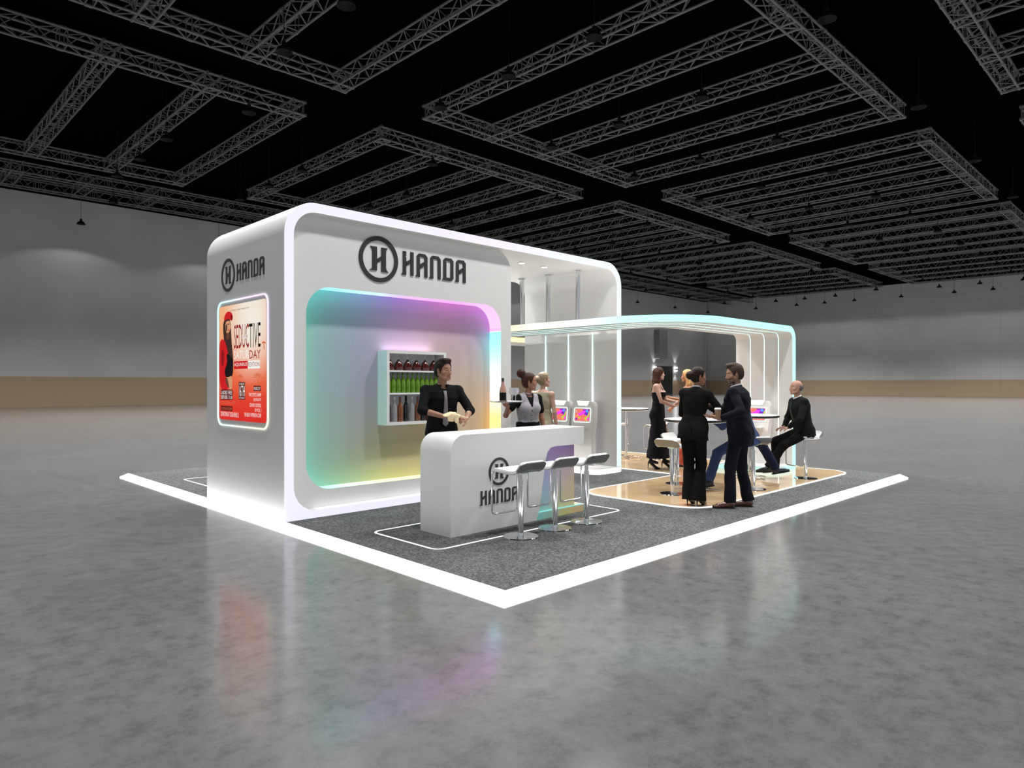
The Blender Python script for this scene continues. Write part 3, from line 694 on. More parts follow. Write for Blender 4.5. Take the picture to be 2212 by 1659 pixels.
# palms
for cx, cy, s_ in ((515, 960, 40), (690, 960, 60), (742, 600, 22)):
    for k in range(7):
        a = PI*(.02+k/6.5); dx, dy = math.cos(a), -math.sin(a)*1.3
        poly([(cx, cy), (cx+dx*s_*.6-dy*5, cy+dy*s_*.6+dx*5), (cx+dx*s_, cy+dy*s_+s_*.35), (cx+dx*s_*.5+dy*5, cy+dy*s_*.5-dx*5)], 10, .0105)
    poly([(cx-3, cy), (cx+3, cy), (cx+7, cy+s_*3), (cx+1, cy+s_*3)], 10, .0105)
# generic woman in a red cap and jacket
poly([(318, 380), (345, 330), (400, 330), (412, 420), (418, 560), (440, 760), (436, 940), (400, 960), (360, 800), (335, 620), (318, 470)], 8, .0110)   # hair
poly([(345, 365), (400, 350), (404, 400), (410, 430), (396, 470), (375, 500), (352, 470)], 6, .0114)     # face
poly([(352, 400), (372, 385), (368, 480), (352, 455)], 7, .0118)
poly([(372, 388), (396, 384), (396, 392), (374, 396)], 1, .0120); poly([(380, 452), (400, 446), (398, 458), (384, 462)], 3, .0120)
poly([(358, 480), (392, 478), (396, 545), (360, 560)], 7, .0114)
poly([(327, 350), (340, 290), (375, 255), (415, 262), (436, 300), (430, 350), (408, 352), (385, 330), (345, 352)], 3, .0120)
poly([(405, 290), (436, 300), (430, 352), (410, 352)], 2, .0122)
poly([(269, 600), (300, 545), (335, 560), (360, 620), (385, 720), (372, 900), (345, 1000), (395, 1085), (269, 1085)], 3, .0124)
poly([(300, 640), (340, 700), (320, 860), (290, 800)], 2, .0126)
poly([(360, 700), (400, 720), (440, 770), (438, 860), (425, 940), (350, 960), (335, 880), (372, 800)], 1, .0128)
poly([(345, 960), (425, 935), (430, 1000), (425, 1085), (395, 1085), (350, 1010)], 6, .0126)
poly([(345, 960), (372, 955), (398, 1080), (380, 1060), (350, 1010)], 7, .0128)
txt('LATIN VIBE PRESENT', 402, 228, 612, 258, 5, .0110)
txt('SEDUC', 448, 392, 604, 655, 2, .0110); txt('TIVE', 606, 384, 714, 645, 1, .0110)
bar(534, 502, 600, 545, 4, .0116); txt('LATINO', 537, 508, 598, 540, 2, .0122)
txt('SATUR', 446, 672, 606, 765, 4, .0110); txt('DAY', 610, 668, 714, 760, 2, .0110)
bar(446, 782, 592, 868, 3, .0106); txt('AQUARIUS', 450, 800, 586, 845, 4, .0112)
bar(596, 775, 708, 866, 4, .0106); txt('EDITION', 600, 796, 704, 842, 2, .0112)
bar(500, 1006, 566, 1190, 5, .0106); txt('AUGUST', 506, 1014, 562, 1036, 4, .0112); txt('16TH', 505, 1044, 563, 1158, 4, .0112); txt('SATURDAY', 504, 1166, 562, 1182, 4, .0112)
bar(292, 1086, 434, 1190, 5, .0130); txt('LADIES FREE', 297, 1096, 428, 1134, 4, .0136); txt('BEFORE 11:30', 297, 1146, 430, 1182, 4, .0136)
txt('AQUARIUS FREE ALL NIGHTS', 290, 1208, 468, 1240, 10, .0130)
bar(290, 1262, 432, 1304, 5, .0130); txt('18+ SECTION & BOTTLE BOOKING', 296, 1272, 428, 1296, 10, .0136)
txt('DOWNTOWN AT 10 SUB AVENUE 12', 290, 1322, 500, 1364, 4, .0130)
bar(650, 1046, 716, 1102, 5, .0106); txt('MUSIC BY', 654, 1058, 712, 1092, 4, .0112)
for s_, x, y in (('THE STATE CHAMP', 604, 1122), ('DJ FROSTY', 650, 1178), ('CROWD CONTROL', 612, 1232), ('BY VOL 1', 664, 1286), ('THE BEAT HYPERION CORP', 558, 1334)):
    txt(s_, x, y, 720, y+36, 4, .0112)
q.obj('poster_print', P_, po)

# ------------------------------------------------------------------ wall shelf and bottles
sh = empty('wall_shelf', (0, 4.25, 0), 0, 'white open wall cabinet with three rows of bottles behind the bartender', 'shelf')
SX0, SX1, SZ0, SZ1, SYF, SYB = 1.735, 2.735, 1.045, 2.036, 4.03, 4.249
SB = 4.25
q = MB(); q.box((SX0, SYF-SB, SZ0), (SX0+.042, SYB-SB, SZ1)); q.obj('side_panel', WHITE2, sh, bevel=.002)
q = MB(); q.box((SX1-.042, SYF-SB, SZ0), (SX1, SYB-SB, SZ1)); q.obj('side_panel', WHITE2, sh, bevel=.002)
q = MB(); q.box((SX0+.042, SYF-SB, SZ1-.036), (SX1-.042, SYB-SB, SZ1)); q.obj('top_panel', WHITE2, sh)
q = MB(); q.box((SX0+.042, SYF-SB, SZ0), (SX1-.042, SYB-SB, SZ0+.04)); q.obj('bottom_panel', WHITE2, sh)
for z in (1.452, 1.752):
    q = MB(); q.box((SX0+.042, SYF-SB, z), (SX1-.042, SYB-SB, z+.022)); q.obj('shelf_board', WHITE2, sh)
q = MB(); q.box((SX0+.042, SYB-.018-SB, SZ0+.04), (SX1-.042, SYB-.004-SB, SZ1-.036)); q.obj('back_panel', mat('shelf_back', (.80, .80, .84), .5, noise=.02), sh)
l2 = bpy.data.lights.new('shelf_light', 'AREA'); l2.shape = 'RECTANGLE'; l2.size = .8; l2.size_y = .05; l2.energy = 1.0; l2.color = (1, .80, .95)
lo = bpy.data.objects.new('shelf_light', l2); COL.objects.link(lo); lo.location = (2.2, 4.18, 2.045); lo.rotation_euler = (PI, 0, 0)
def glassm(name, col, rough=.08): return mat(name, col, rough, spec=.6, coat=.5, noise=.05)
G_COG = glassm('cognac_glass', (.075, .012, .010)); G_GRN = glassm('green_glass', (.12, .26, .015)); G_BLK = glassm('dark_wine_glass', (.010, .014, .014)); G_AMB = glassm('amber_glass', (.20, .065, .022))
G_CLR = mat('clear_glass', (.86, .87, .9), .05, trans=.75, ior=1.3, spec=.5)
CAPB = mat('blue_cap', (.05, .09, .22), .4, noise=.05); LBL = mat('bottle_label', (.5, .45, .4), .6, noise=.1)
def bottle(name, prof, m, neck, cap, loc, lab, grp, extra=None, n=20, sc=(1, 1)):
    a = empty(name, loc, 0, lab, 'bottle', grp)
    q = MB(); q.lathe(prof, n=n, sc=sc); q.obj('bottle_glass', m, a, 50)
    if cap: q = MB(); q.lathe(cap[0], n=14); q.obj('cap', cap[1], a, 40)
    if extra: extra(a)
    return a
def stopper(a):
    q = MB(); q.lathe([(0, .150), (.009, .150), (.010, .19), (.0, .19)], n=12); q.obj('neck', G_CLR, a, 50)
    q = MB(); q.tube([(math.cos(t_)*.014, 0, .208+math.sin(t_)*.018) for t_ in [2*PI*i/12 for i in range(12)]], .0045, 6, closed=True); q.obj('stopper', G_CLR, a, 50)
ZS = (1.774, 1.474, 1.085)
c0 = bottle('cognac_decanter', [(0, 0), (.050, 0), (.062, .018), (.066, .035), (.060, .05), (.055, .075), (.045, .105), (.024, .13), (.010, .152), (0, .152)], G_COG, 0, None, (1.835, 4.12, ZS[0]), 'cognac decanter with a ring stopper, leftmost on the top shelf', 'decanters on the top shelf', stopper)
for i in range(1, 7): dup(c0, (1.835+.148*i, 4.12, ZS[0]), 0, 'cognac decanter with a ring stopper in the top shelf row' if i < 6 else 'cognac decanter at the right end of the top shelf, behind the bartender')
for i in range(12):
    lab = 'bright green bottle standing in the middle shelf row' if 0 < i else 'bright green bottle at the left end of the middle shelf'
    prof = [(0, 0), (.034, 0), (.037, .006), (.037, .135), (.032, .165), (.018, .195), (.0135, .21), (.0135, .268), (0, .268)]
    if i == 0: g0 = bottle('green_bottle', prof, G_GRN, 0, ([(.0145, .250), (.0145, .271), (0, .271)], mat('green_cap', (.05, .13, .05), .4, noise=.05)), (1.80+.0, 4.10, ZS[1]), lab, 'green bottles on the middle shelf')
    else: dup(g0, (1.80+.0795*i, 4.10, ZS[1]), 0, lab)
winep = [(0, 0), (.033, 0), (.036, .008), (.036, .205), (.030, .235), (.015, .262), (.0135, .275), (.0135, .345), (0, .345)]
for i, (x, kind) in enumerate(((1.80, 0), (1.905, 2), (1.995, 1), (2.09, 0), (2.19, 2), (2.285, 1), (2.375, 0), (2.47, 1), (2.56, 0), (2.65, 1))):
    m_ = (G_BLK, G_AMB, G_CLR)[kind]
    cap = (([(.0142, .275), (.0148, .28), (.0148, .348), (0, .348)], BLACK), ([(.0165, .285), (.0165, .340), (0, .340)], CAPB), ([(.0142, .300), (.0142, .335), (0, .335)], WHITE2))[kind]
    prof = winep if kind != 1 else [(0, 0), (.036, 0), (.039, .008), (.039, .20), (.034, .22), (.0165, .24), (.0165, .33), (0, .33)]
    if kind == 2: prof = [(r_*.95, z*.93) for r_, z in prof]
    bottle(('wine_bottle', 'whisky_bottle', 'clear_bottle')[kind], prof, m_, 0, cap, (x, 4.10, ZS[2]),
           '%s bottle on the bottom shelf, %s from the left' % (('dark wine', 'amber whisky with blue cap,', 'clear glass')[kind], ('first', 'second', 'third', 'fourth', 'fifth', 'sixth', 'seventh', 'eighth', 'ninth', 'tenth')[i]), 'bottles on the bottom shelf')

# ------------------------------------------------------------------ people: smooth-union distance field + surface nets
V3 = lambda *a: np.array(a, float)
class Field:
    def __init__(s, lo, hi, h):
        s.h = h; s.lo = np.array(lo, float); n = np.ceil((np.array(hi)-s.lo)/h).astype(int)+1
        s.n = n; s.F = np.full(n, .25, np.float32)
    def sub(s, lo, hi, m=.06):
        a = np.maximum(0, np.floor((np.array(lo)-m-s.lo)/s.h).astype(int)); b_ = np.minimum(s.n, np.ceil((np.array(hi)+m-s.lo)/s.h).astype(int)+1)
        if np.any(b_ <= a): return None, None
        ax = [s.lo[i]+s.h*np.arange(a[i], b_[i]) for i in range(3)]
        X, Y, Z = np.meshgrid(*ax, indexing='ij'); return (slice(a[0], b_[0]), slice(a[1], b_[1]), slice(a[2], b_[2])), (X, Y, Z)
    def put(s, sl, d, k, mode='u'):
        f = s.F[sl]
        if mode == 'u':
            hh = np.clip(.5+.5*(f-d)/k, 0, 1); s.F[sl] = f*(1-hh)+d*hh-k*hh*(1-hh)
        else:
            d = -d; hh = np.clip(.5-.5*(f-d)/k, 0, 1); s.F[sl] = f*(1-hh)+d*hh+k*hh*(1-hh)
    def cap(s, a, b_, ra, rb, k=.02, mode='u', g=0):
        a = np.array(a, float); b_ = np.array(b_, float); ra += g; rb += g; rm = max(ra, rb)
        sl, G = s.sub(np.minimum(a, b_)-rm, np.maximum(a, b_)+rm, .03+k)
        if sl is None: return
        ba = b_-a; L2 = max(1e-9, ba@ba); P = [G[i]-a[i] for i in range(3)]
        t_ = np.clip((P[0]*ba[0]+P[1]*ba[1]+P[2]*ba[2])/L2, 0, 1)
        d = np.sqrt(sum((P[i]-ba[i]*t_)**2 for i in range(3)))-(ra+(rb-ra)*t_); s.put(sl, d, k, mode)
    def ell(s, c, r, M=None, k=.02, mode='u', g=0):
        c = np.array(c, float); r = np.array(r, float)+g; rm = r.max()
        sl, G = s.sub(c-rm, c+rm, .03+k)
        if sl is None: return
        P = [G[i]-c[i] for i in range(3)]
        if M is not None: P = [P[0]*M[0][i]+P[1]*M[1][i]+P[2]*M[2][i] for i in range(3)]   # M columns = axes
        k0 = np.sqrt(sum((P[i]/r[i])**2 for i in range(3))); k1 = np.sqrt(sum((P[i]/r[i]**2)**2 for i in range(3)))+1e-9
        s.put(sl, k0*(k0-1)/k1, k, mode)
    def loft(s, org, M, secs, k=.02, mode='u', g=0, pw=2.4):
        """secs: (t, rx, ry, yoff, xoff) along local z axis (M[:,2])"""
        secs = [tuple(q_)+(0,)*(5-len(q_)) for q_ in secs]; A = np.array(secs, float); T = A[:, 0]
        rm = max(A[:, 1].max(), A[:, 2].max())+g+.05
        e0 = org+M[:, 2]*T[0]; e1 = org+M[:, 2]*T[-1]
        sl, G = s.sub(np.minimum(e0, e1)-rm, np.maximum(e0, e1)+rm, .03)
        if sl is None: return
        P = [G[i]-org[i] for i in range(3)]; Q = [P[0]*M[0][i]+P[1]*M[1][i]+P[2]*M[2][i] for i in range(3)]
        z = Q[2]; rx = np.interp(z, T, A[:, 1])+g; ry = np.interp(z, T, A[:, 2])+g; yo = np.interp(z, T, A[:, 3]); xo = np.interp(z, T, A[:, 4])
        e = (np.abs((Q[0]-xo)/rx)**pw+np.abs((Q[1]-yo)/ry)**pw+1e-12)**(1/pw)
        d = (e-1)*np.minimum(rx, ry)*.85
        dz = np.maximum(T[0]-z, z-T[-1]); d = np.maximum(d, dz); s.put(sl, d, k, mode)
    def clip(s, o, n):
        """keep the side where (p-o).n < 0"""
        ax = [s.lo[i]+s.h*np.arange(s.n[i]) for i in range(3)]
        X, Y, Z = np.meshgrid(*ax, indexing='ij', sparse=True); n = np.array(n, float); n = n/np.linalg.norm(n)
        s.F = np.maximum(s.F, ((X-o[0])*n[0]+(Y-o[1])*n[1]+(Z-o[2])*n[2]).astype(np.float32))
    def wrinkle(s, amp, fr=18, seed=0):
        ax = [s.lo[i]+s.h*np.arange(s.n[i]) for i in range(3)]
        X, Y, Z = np.meshgrid(*ax, indexing='ij', sparse=True)
        w = np.sin(fr*(Z*1.3+X*.8)+seed+2*np.sin(fr*.45*Y+3*X))*np.sin(fr*.6*(X-Y+.3*Z)+1.7*seed)
        s.F = s.F+(amp*w).astype(np.float32)
    def nets(s):
        F = s.F; h = s.h; n = F.shape; sg = F < 0
        cs = (n[0]-1, n[1]-1, n[2]-1); acc = np.zeros(cs+(3,), np.float32); cnt = np.zeros(cs, np.int16); edges = []
        for ax in range(3):
            sl0 = [slice(None)]*3; sl1 = [slice(None)]*3; sl0[ax] = slice(0, -1); sl1[ax] = slice(1, None)
            cr = sg[tuple(sl0)] != sg[tuple(sl1)]; I = np.argwhere(cr)
            if len(I) == 0: continue
            f0 = F[tuple(sl0)][cr]; f1 = F[tuple(sl1)][cr]; t_ = f0/(f0-f1); Pt = I.astype(np.float32); Pt[:, ax] += t_
            edges.append((ax, I, f0 < 0)); o1, o2 = [a for a in range(3) if a != ax]
            for d1 in (0, -1):
                for d2 in (0, -1):
                    J = I.copy(); J[:, o1] += d1; J[:, o2] += d2
                    ok = (J[:, 0] >= 0)&(J[:, 1] >= 0)&(J[:, 2] >= 0)&(J[:, 0] < cs[0])&(J[:, 1] < cs[1])&(J[:, 2] < cs[2])
                    J = J[ok]; np.add.at(acc, (J[:, 0], J[:, 1], J[:, 2]), Pt[ok]); np.add.at(cnt, (J[:, 0], J[:, 1], J[:, 2]), 1)
        ids = np.full(cs, -1, np.int64); act = cnt > 0; ids[act] = np.arange(act.sum())
        V = acc[act]/cnt[act][:, None]*h+s.lo; Fc = []
        for ax, I, neg in edges:
            o1, o2 = [(1, 2), (2, 0), (0, 1)][ax]
            ok = (I[:, o1] > 0)&(I[:, o2] > 0)&(I[:, o1] < cs[o1])&(I[:, o2] < cs[o2]); I = I[ok]; ng = neg[ok]
            def c_(d1, d2):
                J = I.copy(); J[:, o1] += d1; J[:, o2] += d2; return ids[J[:, 0], J[:, 1], J[:, 2]]
            q_ = np.stack([c_(-1, -1), c_(0, -1), c_(0, 0), c_(-1, 0)], 1); q_[~ng] = q_[~ng][:, ::-1]; Fc.append(q_)
        return V, (np.concatenate(Fc) if Fc else np.zeros((0, 4), int))
def np_mesh(name, parts, mats, fmat=None):
    V = np.concatenate([p[0] for p in parts]); o = 0; Fs = []
    for v, f in parts: Fs.append(f+o); o += len(v)
    Fq = np.concatenate(Fs); me = bpy.data.meshes.new(name)
    me.vertices.add(len(V)); me.vertices.foreach_set('co', V.astype(np.float32).ravel())
    me.loops.add(Fq.size); me.loops.foreach_set('vertex_index', Fq.ravel().astype(np.int32))
    me.polygons.add(len(Fq)); me.polygons.foreach_set('loop_start', np.arange(0, Fq.size, 4, dtype=np.int32)); me.polygons.foreach_set('loop_total', np.full(len(Fq), 4, np.int32))
    for m_ in mats: me.materials.append(m_)
    if fmat is not None:
        c_ = V[Fq].mean(1); me.polygons.foreach_set('material_index', fmat(c_).astype(np.int32))
    me.polygons.foreach_set('use_smooth', np.ones(len(Fq), bool)); me.update(calc_edges=True); me.validate()
    return me
def np_obj(name, parts, mats, parent=None, fmat=None):
    o = bpy.data.objects.new(name, np_mesh(name, parts, mats, fmat)); COL.objects.link(o)
    if parent: o.parent = parent
    return o
def unit(v): v = np.array(v, float); return v/np.linalg.norm(v)
def frame(up, fwd):
    z = unit(up); y = np.array(fwd, float); y = unit(y-z*(y@z)); x = np.cross(y, z); return np.stack([x, y, z], 1)   # x = person's right
def ik(a, b_, l1, l2, pole):
    a = np.array(a, float); b_ = np.array(b_, float); d = b_-a; L = np.linalg.norm(d)
    if L > (l1+l2)*.999: b_ = a+d/L*(l1+l2)*.999; d = b_-a; L = np.linalg.norm(d)
    x = (l1*l1-l2*l2+L*L)/(2*L); h_ = math.sqrt(max(0, l1*l1-x*x)); u = d/L; p = np.array(pole, float); p = unit(p-u*(p@u))
    return a+u*x+p*h_, b_
SKINS = {}
def skinm(name, c): 
    if name not in SKINS: SKINS[name] = mat('skin_'+name, c, .5, spec=.35, noise=.08, nscale=12)
    return SKINS[name]
def yawv(a): return V3(-math.sin(R(a)), math.cos(R(a)), 0)    # 0 = forward(+y), + = towards person's left
STOCK = mat('dark_stocking', (.014, .010, .018), .6, noise=.1); LIPS = mat('lips', (.36, .12, .10), .4, noise=.05); EYEW = mat('eye_white', (.40, .37, .34), .3, noise=.02); EYEB = mat('eye_iris', (.02, .012, .01), .2, noise=.05)
def build_person(loc, az, label, P):
    s = P['h']/1.78; fem = P.get('fem', 0)
    hl_ = P.get('heel', 0)*.9; pel = np.array(P.get('pelvis', (0, 0, .955*s+hl_)), float); nk = np.array(P.get('neck', (0, -.01, 1.475*s+hl_)), float)
    tf = yawv(P.get('tyaw', 0)); hf = yawv(P.get('hyaw', 0)); up = unit(nk-pel); M = frame(up, tf); MH = frame(V3(0, 0, 1) if P.get('sit') else up, hf)
    sw = (.157 if fem else .19)*s; L = np.linalg.norm(nk-pel)
    sh_ = {}; hp = {}
    for sd, sg in (('R', 1), ('L', -1)):
        sh_[sd] = nk+M[:, 0]*sg*sw-M[:, 2]*.045*s; hp[sd] = pel+MH[:, 0]*sg*.085*s-V3(0, 0, .03*s)
    la, lf, lt, ls = .29*s, .255*s, .435*s, .425*s
    el = {}; wr = {}; kn = {}; an = {}
    for sd, sg in (('R', 1), ('L', -1)):
        w = np.array(P.get('hand'+sd, (sg*.27*s, .05, .80*s)), float); pole = P.get('epole'+sd, (sg*.6, -1, -.2))
        el[sd], wr[sd] = ik(sh_[sd], w, la, lf, pole)
        f = np.array(P.get('foot'+sd, (sg*.10*s, 0, 0)), float); a_ = f+V3(0, 0, .085*s+P.get('heel', 0))
        kn[sd], an[sd] = ik(hp[sd], a_, lt, ls, P.get('kpole'+sd, tuple(hf+V3(sg*.05, 0, 0))))
    fdir = {sd: yawv(P.get('fyaw'+sd, {'R': -12, 'L': 12}[sd]+P.get('hyaw', 0))) for sd in 'RL'}
    # torso sections (t normalised along pelvis->neck)
    if fem: T = [(-.13, .10, .08, 0), (-.06, .158, .108, -.012), (.05, .165, .110, -.012), (.22, .135, .092, 0), (.36, .120, .085, .004), (.55, .138, .100, .006), (.72, .148, .108, .008), (.88, .150, .088, .0), (.97, .10, .065, 0), (1.03, .05, .05, 0)]
    else: T = [(-.13, .10, .08, 0), (-.06, .160, .108, -.01), (.05, .162, .110, -.01), (.22, .152, .105, .0), (.38, .150, .105, .004), (.58, .165, .116, .004), (.76, .180, .120, .002), (.89, .170, .100, -.004), (.97, .12, .072, -.004), (1.03, .055, .055, 0)]
    fat = P.get('fat', 1.0)
    TS = [(t_*L, rx*s*fat, ry*s*fat, yo*s) for t_, rx, ry, yo in T]
    pts = [pel, nk]+[x for d in (sh_, el, wr, kn, an) for x in d.values()]+[nk+V3(0, 0, .34*s)]+[an[k]+fdir[k]*.2 for k in 'RL']
    lo = np.min(pts, 0)-.2; hi = np.max(pts, 0)+.2; lo[2] = min(lo[2], -.02); hi[2] = nk[2]+.38*s
    H_ = P.get('vox', .0085)
    # head frame
    hd = yawv(P.get('hdyaw', 0)); hu = V3(0, 0, 1)+hd*P.get('hdpitch', .05)*-1+np.cross(hd, V3(0, 0, 1))*P.get('hdroll', 0); HM = frame(hu, hd+V3(0, 0, P.get('hdpitch', .05)))
    hc = nk+M[:, 2]*.05*s+V3(0, 0, .130*s)+hd*.028*s
    hs = s*(.98 if fem else 1.02)
    def hl(x, y, z): return hc+HM@(np.array((x, y, z), float)*hs)
    def torso(F, g=0, top=True, k=.03):
        F.loft(pel, M, TS, k=k, g=g)
        for sd in 'RL': F.cap(nk-M[:, 2]*.035*s, sh_[sd], .052*s, .050*s, k=.04, g=g)
        if fem and P.get('bust', 1):
            for sg in (1, -1): F.ell(pel+M@(V3(sg*.068, .092, 0)*s)+M[:, 2]*L*.66, (.058*s, .05*s, .056*s), M, k=.03, g=g)
        if not P.get('sit'):
            for sg in (1, -1): F.ell(pel+MH@(V3(sg*.075, -.075, -.06)*s), (.08*s, .07*s, .09*s), MH, k=.04, g=g)
    def arm(F, sd, g=0, to='wrist', k=.02, loose=0):
        F.cap(sh_[sd], el[sd], .047*s*(.86 if fem else 1), .039*s*(.86 if fem else 1), k=k, g=g)
        if to == 'elbow': return
        w = wr[sd]
        if to == 'short': return
        F.cap(el[sd], w, .039*s*(.86 if fem else 1), .026*s+loose, k=k, g=g)
    def leg(F, sd, g=0, k=.02, loose=0):
        F.cap(hp[sd], kn[sd], .083*s, .056*s+loose*.4, k=k, g=g); F.cap(kn[sd], an[sd], .053*s+loose*.4, .036*s+loose, k=k, g=g)
        F.ell(kn[sd]*.68+an[sd]*.32-unit(np.cross(an[sd]-kn[sd], MH[:, 0])*-1)*-.0-hf*.012, (.05*s, .052*s, .11*s), frame(kn[sd]-an[sd], hf), k=k, g=g)
    parts = []
    F = Field(lo, hi, H_); torso(F, g=P.get('under', -.014))
    for sd in 'RL': arm(F, sd, g=P.get('armg', 0)); leg(F, sd, g=-.014); F.cap(an[sd]-V3(0, 0, .03*s)+fdir[sd]*.0, an[sd]+fdir[sd]*.13*s-V3(0, 0, .055*s), .034*s, .024*s)
    F.cap(nk-M[:, 2]*.03*s, hl(0, -.012, -.06), .053*s if not fem else .043*s, .050*s if not fem else .041*s, k=.025)
    F.ell(hl(0, -.01, .03), np.array((.072, .090, .090))*hs*.97, HM, k=.01)
    parts.append(F.nets())
    # head detail grid
    hr = .20*hs; F = Field(hc-hr, hc+hr, .0036)
    F.ell(hl(0, -.010, .035), np.array((.074, .093, .088))*hs, HM, k=.01)
    F.ell(hl(0, .030, -.015), np.array((.065, .061, .085))*hs, HM, k=.02)
    F.cap(hl(-.032, .045, -.078), hl(.032, .045, -.078), .026*hs, .026*hs, k=.02); F.ell(hl(0, .068, -.092), np.array((.024, .017, .017))*hs, HM, k=.015)
    for sg in (1, -1):
        F.cap(hl(sg*.055, -.01, -.035), hl(sg*.035, .045, -.078), .022*hs, .020*hs, k=.02)
        F.ell(hl(sg*.045, .055, -.020), np.array((.020, .020, .018))*hs, HM, k=.02)
        F.ell(hl(sg*.031, .092, .010), np.array((.019, .014, .011))*hs, HM, k=.012, mode='s')
        F.ell(hl(sg*.031, .074, .010), np.array((.0135, .0135, .0115))*hs, HM, k=.002)
        F.ell(hl(sg*.076, -.008, -.002), np.array((.008, .019, .031))*hs, frame(HM[:, 2]+HM[:, 0]*sg*.2, HM[:, 1]-HM[:, 0]*sg*.35*-1), k=.006)
        F.ell(hl(sg*.085, .004, .002), np.array((.006, .009, .016))*hs, HM, k=.004, mode='s')
        F.cap(hl(sg*.016, .084, .032), hl(sg*.048, .073, .034), .006*hs, .004*hs, k=.010)
        F.ell(hl(sg*.013, .091, -.036), np.array((.009, .010, .007))*hs, HM, k=.006)
    nf = .0095 if fem else .012; F.cap(hl(0, .084, .016), hl(0, .098 if fem else .103, -.028), .007*hs, nf*hs, k=.010); 
    F.cap(hl(-.020, .081, -.058), hl(.020, .081, -.058), .005*hs, .005*hs, k=.006); F.ell(hl(0, .086, -.056), np.array((.017, .007, .005))*hs, HM, k=.004)
    F.cap(hl(-.015, .080, -.069), hl(.015, .080, -.069), .0065*hs, .0065*hs, k=.006)
    F.ell(hl(0, .098, -.0625), np.array((.022, .006, .0022))*hs, HM, k=.003, mode='s')
    F.cap(hl(0, -.015, -.05), nk-M[:, 2]*.02, .050*s*(.83 if fem else 1), .052*s*(.83 if fem else 1), k=.02)
    parts.append(F.nets())
    # hands
    for sd, sg in (('R', 1), ('L', -1)):
        fd = unit(P.get('hdir'+sd, tuple(unit(wr[sd]-el[sd])))); pn = P.get('palm'+sd, (-sg, 0, 0)); 
        y = np.array(fd); n_ = np.array(pn, float); n_ = unit(n_-y*(n_@y)); x = np.cross(y, n_); thumb = x*(-1 if sd == 'R' else 1)
        if P.get('thumb'+sd): thumb = -thumb
        c_ = wr[sd]; F = Field(c_+y*.08*s-.15*s, c_+y*.08*s+.15*s, .0036); cu = P.get('curl'+sd, .5)
        z_ = .9*s*(.92 if fem else 1)
        HM2 = np.stack([thumb, y, n_], 1)
        F.cap(wr[sd]-unit(wr[sd]-el[sd])*.03, c_, .026*s*(.88 if fem else 1), .025*z_, k=.01)
        F.ell(c_+y*.050*z_, np.array((.042, .055, .017))*z_, HM2, k=.012)
        for i, (off, ln) in enumerate(((.030, .074), (.011, .082), (-.009, .077), (-.028, .062))):
            p = c_+y*.088*z_+thumb*off*z_; a = .10+cu*.35
            for j, fr_ in enumerate((.45, .30, .25)):
                d = y*math.cos(a)+n_*math.sin(a)+thumb*off*.25*(1-cu); e = p+d*ln*fr_*z_
                F.cap(p, e, (.0098-.0008*j)*z_, (.0092-.0010*j)*z_, k=.003); p = e; a += cu*.95+.12
        p = c_+y*.030*z_+thumb*.030*z_
        for d, ln, r_ in ((thumb*.62+y*.75+n_*.25, .038, .0125), (thumb*.40+y*.85+n_*.30*(1+cu), .034, .0108), (thumb*.10+y*.85+n_*.45*(1+cu), .026, .0095)):
            e = p+unit(d)*ln*z_; F.cap(p, e, r_*z_, r_*.9*z_, k=.006); p = e
        parts.append(F.nets())
    sk = skinm(P['skin'][0], P['skin'][1]); hm = P['hairm']; beard = P.get('beard')
    def fm(c_):
        q_ = (c_-hc)@HM/hs; mi = np.zeros(len(c_), int); r_ = np.abs(q_[:, 0])
        eye = (np.sqrt(((r_-.031)/.0130)**2+((q_[:, 2]-.010)/.0050)**2) < 1)&(q_[:, 1] > .07)
        iris = (np.sqrt(((r_-.031)/.0065)**2+((q_[:, 2]-.010)/.0058)**2) < 1)&(q_[:, 1] > .07)
        brow = (np.abs(q_[:, 2]-.0345+1.6*(r_-.033)**2*30*.1) < .0032)&(r_ > .012)&(r_ < .052)&(q_[:, 1] > .06)
        lip = (np.abs(q_[:, 2]+.0625) < .0115*(1-(r_/.026)**2))&(r_ < .025)&(q_[:, 1] > .08)
        near = (np.abs(q_[:, 0]) < .1)&(np.abs(q_[:, 1]) < .13)
        if beard: mi[(near)&(q_[:, 2] < -.042)&(q_[:, 2] > -.125)&(q_[:, 1] > .025)] = 1; mi[near&(np.abs(q_[:, 2]+.046) < .006)&(r_ < .028)&(q_[:, 1] > .07)] = 1
        if P.get('stock'): mi[c_[:, 2] < .62*s] = 5
        mi[near&brow] = 1; mi[near&lip] = 2; mi[near&eye] = 3; mi[near&iris] = 4
        return mi
    bmat = beard or hm
    root = np_obj('person', parts, [sk, bmat if beard else hm, LIPS, EYEW, EYEB, STOCK], None, fm)
    root.location = loc; root.rotation_euler = (0, 0, R(az)-PI/2); tag(root, label, 'person')
    I = dict(pel=pel, nk=nk, M=M, MH=MH, L=L, s=s, sh=sh_, el=el, wr=wr, kn=kn, an=an, hp=hp, fdir=fdir, torso=torso, arm=arm, leg=leg, lo=lo, hi=hi, H=H_, hl=hl, HM=HM, hc=hc, hs=hs, root=root, hf=hf, TS=TS, tf=tf)
    # hair
    if P.get('hair'):
        F = Field(hc-V3(.2, .2, .55)*(1 if P.get('longhair') else 0)-V3(.22, .22, .22)*(0 if P.get('longhair') else 1), hc+V3(.24, .24, .24), .0048)
        P['hair'](F, I); F.wrinkle(.0016, 150, 1); o = np_obj('hair', [F.nets()], [hm], root)
        if P.get('hairlabel'): o['label'] = P['hairlabel']
